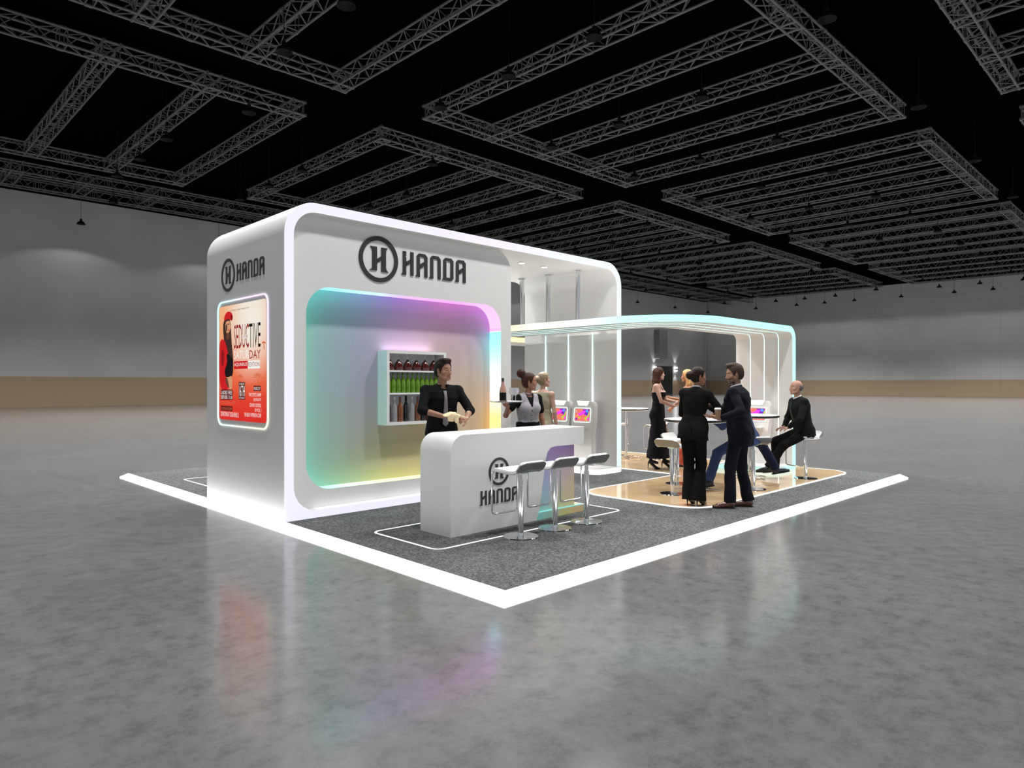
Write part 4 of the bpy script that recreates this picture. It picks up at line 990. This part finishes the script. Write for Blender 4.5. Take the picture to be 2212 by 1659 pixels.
    if not P.get('barefoot'):
        for sd in 'RL':
            F = Field(an[sd]-V3(.32, .32, .2)*s, an[sd]+V3(.32, .32, .12)*s, .0055); a_ = an[sd]; d = fdir[sd]; gz = a_[2]-.085*s-P.get('heel', 0); hh = P.get('heel', 0)
            pd = P.get('fpitch'+sd, 0.0); dn = unit(d+V3(0, 0, pd)); bz = V3(0, 0, 1)
            MF = frame(V3(0, 0, 1)-d*pd, d); base = a_-MF[:, 2]*(.085*s)
            if hh:
                ball = a_+d*.105*s; ball[2] = gz+.022*s; F.cap(a_-V3(0, 0, .045*s)-d*.02*s, ball, .028*s, .026*s); F.cap(ball, ball+d*.07*s-V3(0, 0, .008*s), .026*s, .012*s)
                F.cap(a_-V3(0, 0, .06*s)-d*.045*s, V3(*(a_-d*.05*s)[:2], gz+.006), .014*s, .005, k=.01)
                F.clip(V3(0, 0, gz), (0, 0, -1))
            else:
                F.ell(base+MF@(V3(0, .000, .050)*s), np.array((.040, .062, .055))*s, MF, k=.02)
                F.cap(base+MF@(V3(0, .03, .045)*s), base+MF@(V3(0, .145, .028)*s), .040*s, .033*s, k=.02)
                F.ell(base+MF@(V3(0, .165, .022)*s), np.array((.036, .055, .022))*s, MF, k=.015)
                F.cap(base+MF@(V3(0, 0, .07)*s), a_+MF[:, 2]*.01, .040*s, .036*s, k=.02)
                F.clip(base, -MF[:, 2])
            o = np_obj('shoe', [F.nets()], [P['shoem']], root)
            if not hh:
                q = MB(); q.plate([[(.001+x_*s, y_*s) for x_, y_ in [(-.034, -.05), (-.02, -.062), (.02, -.062), (.034, -.05), (.032, .03), (.040, .10), (.034, .18), (.015, .215), (-.015, .215), (-.034, .18), (-.040, .10), (-.032, .03)]]], FZ(), -.004, .010)
                q.v = [tuple(base+MF@np.array(v)) for v in q.v]; q.obj('sole', P.get('solem', TILTBLK), o)
    P['clothes'](I); 
    return I
def field_like(I, h=None): return Field(I['lo'], I['hi'], h or I['H'])
def crop(I, lo, hi, h=None):
    return Field(np.maximum(I['lo']-.05, np.array(lo)), np.minimum(I['hi']+.05, np.array(hi)), h or I['H'])
# garments
def jacket(I, m, hem=-.17, g=.016, sleeve='wrist', vent=True, open_=False, name='jacket', flare=.0, wr_=.0034, collar=True, cuffgap=.012, neckdrop=.0):
    s = I['s']; F = field_like(I); pel, nk, M, L = I['pel'], I['nk'], I['M'], I['L']
    I['torso'](F, g=g, k=.04)
    secs = [(hem*s-.02, .172*s+flare, .120*s+flare, -.01), (-.05*s, .170*s+flare*.6, .122*s, -.012), (.14*s, .132*s, .085*s, .0)]
    F.loft(pel, M, secs, g=g, k=.04)
    for sd in 'RL':
        if sleeve == 'wrist':
            I['arm'](F, sd, g=.014*s, to='elbow', k=.025); a, b_ = I['el'][sd], I['wr'][sd]; ln = np.linalg.norm(b_-a); F.loft(a, frame(b_-a, V3(.1, .3, .9)), [(0, .052*s, .052*s, 0), (ln*.5, .047*s, .047*s, 0), (ln-.005, .040*s, .038*s, 0)], k=.03, pw=2.1)
        elif sleeve == 'elbow':
            I['arm'](F, sd, g=.012*s, to='elbow', k=.025); d = unit(I['wr'][sd]-I['el'][sd]); F.cap(I['el'][sd], I['el'][sd]+d*.05, .047*s, .047*s, k=.02)
        elif sleeve == 'short':
            a = I['sh'][sd]; b_ = I['el'][sd]; F.cap(a, a+(b_-a)*.55, .058*s, .056*s, k=.02)
    F.wrinkle(wr_, 22, 1.3)
    F.clip(pel+M[:, 2]*hem*s, -M[:, 2])
    if sleeve == 'wrist':
        pass
    # neck opening
    F.loft(nk+M[:, 1]*.030*s, M, [(-.055*s-neckdrop, .020*s, .02*s, .03*s), (-.01*s, .052*s, .052*s, 0), (.12*s, .066*s, .062*s, -.004)], k=.006, mode='s')
    if collar: 
        for k in range(18):
            a0 = R(-150+300*k/18)+PI; a1 = R(-150+300*(k+1)/18)+PI
            f = lambda a: nk+M@(V3(.062*math.sin(a)*-1, .060*math.cos(a)*1.0+.006, .012+.022*max(0, -math.cos(a)))*s)
            F.cap(f(a0), f(a1), .011*s, .011*s, k=.008)
    if vent:
        c_ = pel+M@V3(0, -.16*s, hem*s+.06*s); F.ell(c_, (.0035, .08*s, .11*s), M, k=.004, mode='s')
    o = np_obj(name, [F.nets()], [m], I['root']); return o
def trousers(I, m, g=.012, loose=.018, name='trousers', top=.12, flare=0.0, wr_=.003, ext=.012):
    s = I['s']; out = []
    F = field_like(I); pel, MH = I['pel'], I['MH']
    F.loft(pel, MH, [(-.09*s, .155*s, .105*s, -.01), (-.02*s, .166*s, .114*s, -.012), (top*s, .150*s, .104*s, 0)], g=g, k=.03)
    for sg in (1, -1): F.ell(pel+MH@(V3(sg*.075, -.07, -.05)*s), (.085*s, .07*s, .09*s), MH, k=.04, g=g)
    for sd in 'RL':
        hp, kn, an = I['hp'][sd], I['kn'][sd], I['an'][sd]
        F.cap(hp, kn, .088*s, .062*s, k=.03, g=g*.6); ln = np.linalg.norm(an-kn); F.cap(kn, kn+(an-kn)*.05, .064*s, .064*s, k=.03); F.loft(kn, frame(an-kn, I['hf']+V3(0, 0, .01)), [(0, .066*s, .066*s, 0), (ln*.5, .066*s+flare*.5, .068*s+flare*.5, 0), (ln+ext*s, .058*s+loose*.4+flare, .066*s+loose*.4+flare, 0)], k=.02, pw=2.2)
    F.wrinkle(wr_, 20, 2.1)
    if not I.get('sit'): pass
    o = np_obj(name, [F.nets()], [m], I['root']); return o
def shirtcollar(I, m, name='shirt', front=True, cr=.011):
    s = I['s']; nk, M = I['nk'], I['M']; F = Field(nk-V3(.16, .16, .22)*s, nk+V3(.16, .16, .12)*s, .005)
    for k in range(16):
        a0 = R(22.5*k); a1 = R(22.5*(k+1)); f = lambda a: nk+M@(V3(.056*math.sin(a), .056*math.cos(a)+.008, .036-.014*math.cos(a))*s)
        F.cap(f(a0), f(a1), cr*s, cr*s, k=.01)
    if front: F.loft(nk, M, [(-.20*s, .02*s, .02*s, .108*s), (-.06*s, .05*s, .03*s, .075*s), (.01*s, .045*s, .03*s, .04*s)], k=.01)
    return np_obj(name, [F.nets()], [m], I['root'])
def tie(I, m, L_=.42):
    s = I['s']; M = I['M']; nk = I['nk']; pel = I['pel']; q = MB(); T = I['TS']
    ts = [t_[0] for t_ in T]; ry = [t_[2] for t_ in T]; yo = [t_[3] for t_ in T]
    rows = []
    for i in range(15):
        f = i/14.; z = I['L']-.045*s-f*L_*s; y = np.interp(z, ts, ry)+np.interp(z, ts, yo)+.026*s; 
        if f < .12: w = .020-.05*f
        else: w = .015+.020*(f-.12)/.88
        if i == 14: w = .001
        rows.append((z, y, w*s))
    vs = []; fs = []
    for z, y, w in rows:
        for x_, yy in ((-w, 0), (-w*.5, .005), (0, .007), (w*.5, .005), (w, 0), (0, -.006)): vs.append(tuple(pel+M@V3(x_, y+yy, z)))
    for i in range(14):
        for k in range(6): l = (k+1) % 6; fs.append((i*6+k, (i+1)*6+k, (i+1)*6+l, i*6+l))
    q.add(vs, fs); q.obj('tie', m, I['root'], smooth=60)
def skull(F, I, g=.010, hairline=.062, low=-.055, k=.01):
    hl, hs, HM = I['hl'], I['hs'], I['HM']
    F.ell(hl(0, -.012, .038), np.array((.076, .095, .090))*hs, HM, k=k, g=g)
    F.ell(hl(0, -.035, -.005), np.array((.070, .070, .075))*hs, HM, k=.02, g=g*.8)
def facecut(F, I, top=.066, side=.030, low=-.06):
    hl, hs, HM = I['hl'], I['hs'], I['HM']
    F.loft(hl(0, 0, 0), HM, [(-.2*hs, .09*hs, .08*hs, .085*hs), (.03*hs, .078*hs, .075*hs, .088*hs), (top*hs, .060*hs, .05*hs, .10*hs), ((top+.02)*hs, .02*hs, .02*hs, .11*hs)], k=.012, mode='s', pw=2.6)
    F.clip(hl(0, 0, low), -HM[:, 2]-HM[:, 1]*-.35)
    for sg in (1, -1): F.ell(hl(sg*.09, -.002, -.012), np.array((.03, .026, .036))*hs, HM, k=.006, mode='s')
# materials
BLKSH = mat('black_shirt_cloth', (.0055, .0055, .0065), .85, spec=.12, noise=.15); BLKSUIT = mat('black_suit_cloth', (.0065, .0062, .0055), .9, spec=.12, noise=.15)
NAVY = mat('navy_suit_cloth', (.0060, .0070, .0115), .85, spec=.12, noise=.12); BLUE = mat('blue_suit_cloth', (.034, .054, .135), .85, spec=.15, noise=.12, nscale=30)
NAVY2 = mat('dark_blue_cloth', (.010, .013, .034), .85, spec=.15, noise=.1); CHAR = mat('charcoal_suit_cloth', (.0075, .0095, .0095), .85, spec=.12, noise=.12)
GREYT = mat('grey_tie_silk', (.20, .18, .19), .45, noise=.05); VEST = mat('light_grey_vest', (.30, .285, .315), .8, noise=.1, nscale=60); SHIRT = mat('white_shirt', (.62, .62, .66), .7, noise=.03)
BDRESS = mat('beige_satin', (.30, .27, .19), .34, noise=.12, nscale=8); LDRESS = mat('black_jersey', (.007, .007, .011), .75, spec=.15, noise=.1); REDS = mat('coral_red_skirt', (.55, .085, .04), .6, noise=.1)
BROWNSH = mat('brown_leather', (.10, .035, .022), .25, noise=.15, coat=.3); BLKSHOE = mat('black_leather', (.008, .008, .009), .3, noise=.1); NAVSHOE = mat('navy_leather', (.010, .012, .03), .35, noise=.1)
HB = mat('black_brown_hair', (.018, .010, .008), .5, spec=.15, noise=.3, nscale=60); HBR = mat('brown_hair', (.045, .018, .012), .45, spec=.15, noise=.3, nscale=60); HBL = mat('blonde_hair', (.50, .27, .10), .45, noise=.25, nscale=60)
HDB = mat('dark_blonde_hair', (.22, .16, .10), .5, noise=.3, nscale=60); HGR = mat('greying_brown_hair', (.050, .033, .026), .6, spec=.15, noise=.4, nscale=60); HG = mat('short_grey_hair', (.10, .08, .07), .7, noise=.3, nscale=60)
# --- hair styles
def h_short(F, I, g=.013, quiff=True):
    skull(F, I, g); hl, hs = I['hl'], I['hs']
    if quiff: F.cap(hl(-.035, .055, .112), hl(.035, .055, .115), .022*hs, .024*hs, k=.02); F.ell(hl(0, .02, .118), np.array((.06, .065, .025))*hs, I['HM'], k=.02)
    facecut(F, I, top=.072, low=-.055)
def h_bun(hi=True):
    def f(F, I):
        skull(F, I, .010); hl, hs = I['hl'], I['hs']
        c = hl(0, -.120, .125) if hi else hl(0, -.120, .015)
        r_ = .072 if hi else .064
        F.ell(c, np.array((r_, r_*.9, r_*.9))*hs, I['HM'], k=.02)
        for k in range(6): a = k*PI/3; F.ell(c+I['HM']@(V3(math.cos(a)*.03, -.005, math.sin(a)*.03)*hs), np.array((.027, .03, .027))*hs, I['HM'], k=.008)
        facecut(F, I, top=.078, low=-.075)
    return f
def h_long(F, I):
    skull(F, I, .012); hl, hs = I['hl'], I['hs']
    for x in (-.055, -.03, 0, .03, .055):
        F.cap(hl(x, -.055, .03), hl(x*1.25, -.085, -.13), .040*hs, .034*hs, k=.03); F.cap(hl(x*1.25, -.085, -.13), hl(x*1.15, -.095, -.31), .036*hs, .016*hs, k=.03)
    F.cap(hl(-.07, .0, .02), hl(-.078, -.03, -.16), .022*hs, .018*hs, k=.02); F.cap(hl(.07, .0, .02), hl(.078, -.03, -.16), .022*hs, .018*hs, k=.02)
    F.loft(hl(0, 0, 0), I['HM'], [(-.3*hs, .062*hs, .08*hs, .10*hs), (.03*hs, .062*hs, .075*hs, .10*hs), (.072*hs, .050*hs, .05*hs, .11*hs), (.09*hs, .02*hs, .02*hs, .12*hs)], k=.012, mode='s', pw=2.6)
def h_bald(F, I):
    hl, hs, HM = I['hl'], I['hs'], I['HM']
    F.ell(hl(0, -.03, .012), np.array((.078, .080, .062))*hs, HM, k=.01, g=.004)
    F.clip(hl(0, 0, .058), HM[:, 2]); facecut(F, I, top=.09, low=-.055)
    F.ell(hl(0, .06, .04), np.array((.12, .075, .12))*hs, HM, k=.01, mode='s')
TAN = ('tan', (.34, .175, .12)); FAIR = ('fair', (.46, .28, .22)); WARM = ('warm', (.32, .145, .095)); ORNG = ('bronzed', (.36, .155, .08))
def wl(I, p):   # world from local
    r_ = I['root']; a = r_.rotation_euler.z; x, y, z = p; return (r_.location.x+x*math.cos(a)-y*math.sin(a), r_.location.y+x*math.sin(a)+y*math.cos(a), r_.location.z+z)
FZ0 = .0105; FZ1 = .0225
def w2l(loc, az, p):
    a = -(R(az)-PI/2); x, y = p[0]-loc[0], p[1]-loc[1]; return (x*math.cos(a)-y*math.sin(a), x*math.sin(a)+y*math.cos(a), p[2]-loc[2])
# ---- 1 bartender
def cl_bart(I):
    trousers(I, BLKSH); jacket(I, BLKSH, hem=-.02, g=.012, sleeve='elbow', vent=False, name='shirt', wr_=.003, neckdrop=-.01); tie(I, GREYT, .40)
bart = build_person((1.72, 2.86, FZ0), 250, 'man in black shirt and grey tie folding a towel behind the bar counter',
    dict(h=1.87, skin=TAN, hairm=HB, hair=h_short, hdyaw=27, hdpitch=-.02, shoem=BLKSHOE, clothes=cl_bart,
         handR=(.10, .34, 1.215), handL=(-.16, .36, 1.17), eporeR=0, epoleR=(1.2, -.5, -.1), epoleL=(-1.1, -.4, -.4), palmR=(0, -.1, -1), palmL=(.4, -.6, -.6), curlR=.75, curlL=.85, hdirR=(-.75, .6, 0), hdirL=(.6, .7, .1)))
F = Field(V3(-.25, .20, 1.02), V3(.22, .50, 1.32), .0045); a = V3(.13, .33, 1.235)
MT = frame(V3(.15, .3, 1), V3(-.3, 1, 0)); F.ell((.055, .425, 1.238), (.085, .055, .014), MT, k=.01); F.ell((.03, .455, 1.205), (.070, .012, .050), MT, k=.015); F.ell((-.02, .46, 1.19), (.034, .012, .055), MT, k=.015); F.cap((.0, .44, 1.235), (-.15, .44, 1.20), .014, .008, k=.02); F.ell((-.165, .43, 1.235), (.008, .014, .04), None, k=.01)
F.wrinkle(.004, 60, .4)
o = np_obj('towel', [F.nets()], [mat('cream_towel', (.72, .58, .36), .9, noise=.1, nscale=60)]); o.location = bart['root'].location; o.rotation_euler = bart['root'].rotation_euler; tag(o, 'cream folded towel held in the hands of the bartender', 'towel')
# ---- 2 waitress
def cl_wait(I):
    trousers(I, BLKSH, top=.16); s = I['s']
    jacket(I, BLKSH, hem=.05, g=.008, sleeve='short', vent=False, name='blouse', collar=False)
    F = field_like(I); I['torso'](F, g=.018, k=.03)
    F.clip(I['pel']+I['M'][:, 2]*.07, -I['M'][:, 2]); 
    for sd, sg in (('R', 1), ('L', -1)):
        F.ell(I['sh'][sd]+I['M']@(V3(sg*.03, 0, -.02)*s), (.075*s, .12*s, .12*s), I['M'], k=.01, mode='s')
    F.loft(I['nk'], I['M'], [(-.16*s, .010*s, .03*s, .12*s), (-.02*s, .052*s, .06*s, .06*s), (.12*s, .07*s, .08*s, .03*s)], k=.006, mode='s')
    v = np_obj('vest', [F.nets()], [VEST], I['root'])
    T = I['TS']
    for k in range(4):
        z = I['L']*(.60-.12*k); y = np.interp(z, [t_[0] for t_ in T], [t_[2]+t_[3] for t_ in T])+.018+(.012 if k == 0 else 0)
        F = Field(I['pel']+I['M']@V3(0, y, z)-.02, I['pel']+I['M']@V3(0, y, z)+.02, .002); F.ell(I['pel']+I['M']@V3(0, y, z), (.0075, .005, .0075), I['M'], k=.001); np_obj('button', [F.nets()], [BLACK], v)
    c_ = shirtcollar(I, VEST, 'collar', front=False, cr=.006)
wait = build_person((3.12, 2.79, FZ0), 250, 'woman in grey vest with a high brown bun carrying a drinks tray',
    dict(h=1.725, fem=1, skin=WARM, hairm=HBR, hair=h_bun(True), hdyaw=62, hdpitch=0.0, shoem=BLKSHOE, clothes=cl_wait,
         handR=(.40, .235, 1.285), epoleR=(.6, -.2, -1), palmR=(0, 0, 1), hdirR=(.45, .60, .45), curlR=.25, thumbR=1, handL=(-.24, .04, .86), curlL=.5))
w_ = wl(wait, (wait['wr']['R'][0]+.045, wait['wr']['R'][1]+.085, wait['wr']['R'][2]+.065))
ty = empty('serving_tray', (w_[0], w_[1], w_[2]), 0, 'round silver serving tray balanced on the raised hand of the waitress', 'tray')
q = MB(); q.lathe([(0, 0), (.195, 0), (.225, .014), (.228, .020), (.222, .019), (.193, .006), (0, .006)], n=48); q.obj('dish', BRUSH, ty, 40)
tz = w_[2]+.0065
rt = V3(math.sin(YAW), -math.cos(YAW), 0)
def onTray(r_, d_): return (w_[0]+rt[0]*r_+math.cos(YAW)*d_, w_[1]+rt[1]*r_+math.sin(YAW)*d_, tz)
ch = empty('champagne_bottle', onTray(-.055, -.02), 0, 'rose wine bottle with a black label standing on the serving tray', 'bottle')
q = MB(); q.lathe([(0, 0), (.040, 0), (.043, .008), (.043, .135), (.036, .175), (.020, .215), (.0145, .24), (.0145, .29), (0, .29)], n=28); q.obj('bottle_glass', mat('rose_glass', (.45, .24, .19), .12, coat=.5, noise=.05), ch, 50)
q = MB(); q.lathe([(.0436, .02), (.0438, .021), (.0438, .118), (.0436, .119)], n=28); q.obj('bottle_label', BLACK, ch, 50)
q = MB(); q.lathe([(.0155, .255), (.016, .258), (.016, .30), (.0, .302)], n=20); q.obj('foil_cap', mat('dark_foil', (.07, .07, .075), .35, .6, noise=.05), ch, 50)
gls = empty('wine_glass', onTray(.065, .03), 0, 'wine glass on the serving tray, nearer the bottle', 'glass', 'wine glasses on the tray')
q = MB(); q.lathe([(0, .0), (.034, .0), (.034, .002), (.006, .006), (.004, .01), (.004, .075), (.012, .085), (.036, .105), (.046, .135), (.042, .175), (.040, .178), (.0385, .175), (.043, .135), (.033, .108), (.010, .090), (0, .088)], n=28); q.obj('glass_bowl', G_CLR, gls, 50)
dup(gls, onTray(.105, -.035), 0, 'wine glass on the serving tray, nearer the waitress')
# ---- 3 beige dress woman (back view)
def cl_dress(m, name, secs_f, straps=True, topcut=-.10, armhole=True, bust=.006):
    def f(I):
        s = I['s']; F = field_like(I); I['torso'](F, g=bust, k=.03); pel = I['pel']
        Mw = frame(V3(0, 0, 1), I['hf']); F.loft(V3(pel[0], pel[1], 0), Mw, secs_f(s), k=.04, pw=2.1)
        F.wrinkle(.004, 26, .7)
        top = I['nk']+I['M'][:, 2]*topcut*s; F.clip(top, I['M'][:, 2])
        for sd, sg in (('R', 1), ('L', -1)): F.ell(I['sh'][sd]+I['M']@(V3(sg*.045, 0, -.02)*s), (.072*s, .11*s, .12*s), I['M'], k=.01, mode='s')
        F.clip(V3(0, 0, secs_f(s)[0][0]+.003), (0, 0, -1))
        o = np_obj(name, [F.nets()], [m], I['root'])
        if straps:
            for sg in (1, -1):
                q = MB(); pts = [I['nk']+I['M']@(V3(sg*x_, y_, z_)*s) for x_, y_, z_ in ((.075, .118, -.16), (.082, .100, -.09), (.086, .05, -.015), (.086, 0, .004), (.08, -.06, -.03), (.07, -.105, -.12))]
                q.tube([tuple(p) for p in pts], .006, 6); q.obj('strap', m, o, 60)
        return o
    return f
beige = build_person((4.32, 3.64, FZ0), 22, 'blonde woman in a sleeveless beige dress with her back turned near the kiosks',
    dict(h=1.715, fem=1, skin=FAIR, hairm=HDB, hair=h_bun(False), hdyaw=-48, under=-.002, shoem=BLKSHOE, heel=.05, handR=(.235, .03, .80), handL=(-.22, .05, .82), curlR=.5,
         clothes=cl_dress(BDRESS, 'dress', lambda s: [(.50*s, .24*s, .20*s), (.80*s, .205*s, .16*s), (.95*s, .170*s, .125*s), (1.10*s, .130*s, .095*s), (1.2*s, .125*s, .09*s)], straps=False, topcut=-.012, bust=.010)))
# ---- 4 woman in long black dress
girl = build_person((7.45, 3.62, FZ1), 292, 'woman with long brown hair in a long black strappy dress and heels',
    dict(h=1.80, fem=1, skin=FAIR, hairm=HBR, hair=h_long, longhair=1, hdyaw=28, under=-.002, shoem=BLKSHOE, heel=.085, handR=(.0, .27, 1.16), handL=(-.08, .30, 1.24), epoleR=(1, -.6, -.8), epoleL=(-1, -.3, -1), palmR=(0, .2, 1), palmL=(.8, 0, .5), curlR=.4, curlL=.5,
         hdirR=(-.4, .9, .1), stock=1, footR=(.10, -.12, 0), footL=(-.08, .10, 0), fyawR=-10, fyawL=-10,
         clothes=cl_dress(LDRESS, 'long_dress', lambda s: [(.20*s, .25*s, .21*s, 0, .03), (.50*s, .215*s, .17*s), (.80*s, .188*s, .135*s), (.95*s, .172*s, .118*s), (1.10*s, .132*s, .095*s), (1.2*s, .125*s, .09*s)], topcut=-.15)))
# ---- 5 blonde in white top and red skirt
def cl_blond(I):
    s = I['s']; cl_dress(mat('white_top_cloth', (.70, .66, .68), .7, noise=.04), 'sleeveless_top', lambda s: [(.98*s, .165*s, .12*s), (1.1*s, .14*s, .10*s), (1.2*s, .13*s, .09*s)], straps=False, topcut=-.035, bust=.008)(I)
    F = field_like(I); pel = I['pel']; F.loft(V3(pel[0], pel[1], 0), frame(V3(0, 0, 1), I['hf']), [(.02, .25*s, .22*s), (.4*s, .22*s, .19*s), (.8*s, .185*s, .14*s), (.95*s, .172*s, .128*s), (1.06*s, .14*s, .105*s)], k=.02, pw=2.1)
    F.wrinkle(.008, 22, .2); F.clip(V3(0, 0, .025), (0, 0, -1)); F.clip(V3(0, 0, 1.05*s), (0, 0, 1)); np_obj('long_skirt', [F.nets()], [REDS], I['root'])
blond = build_person((8.20, 3.45, FZ1), 138, 'blonde woman in white sleeveless top and long coral red skirt',
    dict(h=1.84, fem=1, skin=ORNG, hairm=HBL, hair=h_long, longhair=1, hdyaw=-25, under=-.004, shoem=BLKSHOE, handR=(.20, .26, 1.10), handL=(-.12, .36, 1.30), epoleR=(1, -.3, -.6), epoleL=(-1, -.2, -.9), clothes=cl_blond))
# ---- 6 woman in black suit (back)
def cl_suitw(I):
    trousers(I, BLKSUIT, loose=.045, flare=.020, g=.010, ext=.075); jacket(I, BLKSUIT, hem=-.135, g=.014, flare=.012); shirtcollar(I, mat('grey_white_collar', (.45, .46, .46), .7, noise=.03), 'shirt_collar', front=False)
suitw = build_person((4.475, 1.125, FZ1), 22, 'woman in black trouser suit with dark bun, seen from behind, holding a cup',
    dict(h=1.735, fem=1, bust=0, fat=1.04, skin=WARM, hairm=HB, hair=h_bun(False), hdyaw=-58, hdpitch=-.03, neck=(.03, .045, 1.49), shoem=BLKSHOE, heel=.06, handR=(.17, .20, 1.27), handL=(-.05, .30, 1.05), epoleR=(1, -.2, -1.2), epoleL=(-1, -.5, -.8), palmR=(-1, .3, 0), hdirR=(-.1, .4, .9), curlR=.95,
         footR=(.070, 0, 0), footL=(-.060, .03, 0), fyawR=-22, fyawL=-18, clothes=cl_suitw))
cw = wl(suitw, suitw['wr']['R']+V3(-.02, .06, .06))
cp = empty('coffee_cup', (cw[0], cw[1], cw[2]-.04), 0, 'dark takeaway cup with black lid held by the black-suited woman', 'cup')
def cup(c_, body, lid):
    q = MB(); q.lathe([(0, 0), (.028, 0), (.040, .115), (0, .115)], n=28); q.obj('cup_body', body, c_, 50)
    q = MB(); q.lathe([(.041, .112), (.043, .116), (.042, .124), (.037, .126), (.035, .134), (0, .135)], n=28); q.obj('lid', lid, c_, 50)
cup(cp, mat('dark_cup', (.03, .02, .02), .5, noise=.1), BLACK)
# ---- 7 man in navy suit
def cl_man(I): trousers(I, NAVY, loose=.02); jacket(I, NAVY, hem=-.20, g=.018, flare=.008); shirtcollar(I, SHIRT, 'shirt', front=True)
man = build_person((4.84, .68, FZ1), 102, 'bearded man in dark navy suit and brown shoes holding a takeaway coffee',
    dict(h=1.835, fat=1.12, skin=TAN, hairm=HGR, beard=mat('stubble_beard', (.13, .08, .06), .8, noise=.3, nscale=80), hair=h_short, hdyaw=32, hdpitch=-.18, shoem=BROWNSH, solem=BLKSHOE, neck=(0, .03, 1.51), handL=w2l((4.84, .68, 0), 102, (4.43, .72, 1.14)), handR=w2l((4.84, .68, 0), 102, (4.50, .90, 1.10)), epoleL=(-.3, -1, -.7), epoleR=(.9, -.5, -.9),
         palmL=(.6, .1, .8), hdirL=(.15, .95, .15), curlL=.55, palmR=(0, 0, 1), hdirR=(-.2, .95, 0), curlR=.3, footL=(-.13, .08, -.012), footR=(.12, -.08, -.012), fyawL=32, fyawR=22, clothes=cl_man))
cp = empty('coffee_cup', (4.355, .715, 1.165), 0, 'brown patterned takeaway coffee cup with white lid held by the navy-suited man', 'cup')
cup(cp, mat('kraft_cup', (.24, .15, .09), .6, noise=.5, nscale=35), WHITE2)
# ---- 8 seated man in blue suit (seen from behind)
def cl_blue(I):
    F = field_like(I); s = I['s']; pel = I['pel']; MH = I['MH']
    for sd in 'RL':
        F = field_like(I); F.loft(pel, MH, [(-.09*s, .150*s, .105*s, -.01), (.12*s, .150*s, .104*s, 0)], k=.03, g=.008)
        hp, kn, an = I['hp'][sd], I['kn'][sd], I['an'][sd]; F.cap(hp, kn, .092*s, .066*s, k=.03); ln = np.linalg.norm(an-kn); F.loft(kn, frame(an-kn, V3(.3, 1, .2)), [(0, .068*s, .068*s, 0), (ln+.005, .062*s, .066*s, 0)], k=.03, pw=2.2); F.wrinkle(.003, 22, 1)
        x = MH[:, 0]*(1 if sd == 'R' else -1); F.clip(pel-x*.002, -x); np_obj('trouser_leg', [F.nets()], [BLUE if sd == 'L' else NAVY2], I['root'])
    jacket(I, BLUE, hem=-.13, g=.020, flare=.02, vent=True)
blue = build_person((6.24, 1.27, FZ1), 106, 'man in a bright blue suit sitting on a stool, mostly hidden behind the navy-suited man',
    dict(h=1.86, sit=1, skin=TAN, hairm=HB, hair=h_short, pelvis=(0, .0, .79), neck=(-.04, .12, 1.23), hdyaw=15, shoem=NAVSHOE, handR=(.16, .50, 1.02), handL=(-.20, .46, 1.03), epoleR=(1, 0, -1), epoleL=(-1, 0, -1),
         footL=w2l((6.24, 1.27, FZ1), 106, (5.74, 1.62, .08)), footR=w2l((6.24, 1.27, FZ1), 106, (6.96, 1.17, .20)), kpoleL=(-.2, 1.0, 1.6), kpoleR=(1.2, .2, 1.0), fyawL=28, fyawR=-143, fpitchL=-.25, fpitchR=.15, clothes=cl_blue))
# ---- 9 bald man seated
def cl_bald(I):
    F = field_like(I); s = I['s']; trousers(I, BLKSUIT, g=.008, loose=.012); jacket(I, CHAR, hem=-.10, g=.020, flare=.02, vent=False); shirtcollar(I, SHIRT, 'shirt', front=True); tie(I, mat('dark_green_tie', (.012, .03, .028), .5, noise=.1), .40)
bald = build_person((8.02, 1.15, FZ1), 138, 'bald man in a dark suit and tie sitting on a stool at the right end',
    dict(h=1.80, sit=1, fat=1.06, skin=('ruddy', (.40, .215, .155)), hairm=HG, hair=h_bald, pelvis=(0, .02, .80), neck=(0, .11, 1.32), hdyaw=4, hdpitch=.06, shoem=BLKSHOE, handR=(.13, .29, .85), handL=(-.12, .33, .855), epoleR=(1, -.5, -.2), epoleL=(-1, -.4, .1),
         palmR=(0, 0, -1), palmL=(0, 0, -1), hdirR=(0, 1, -.25), hdirL=(.1, 1, -.2), curlR=.3, curlL=.25, footR=(.13, .44, .10), footL=(-.12, .66, .13), fyawR=-8, fyawL=5, kpoleR=(.15, 1, .6), kpoleL=(-.15, 1, .6), fpitchR=-.1, clothes=cl_bald))
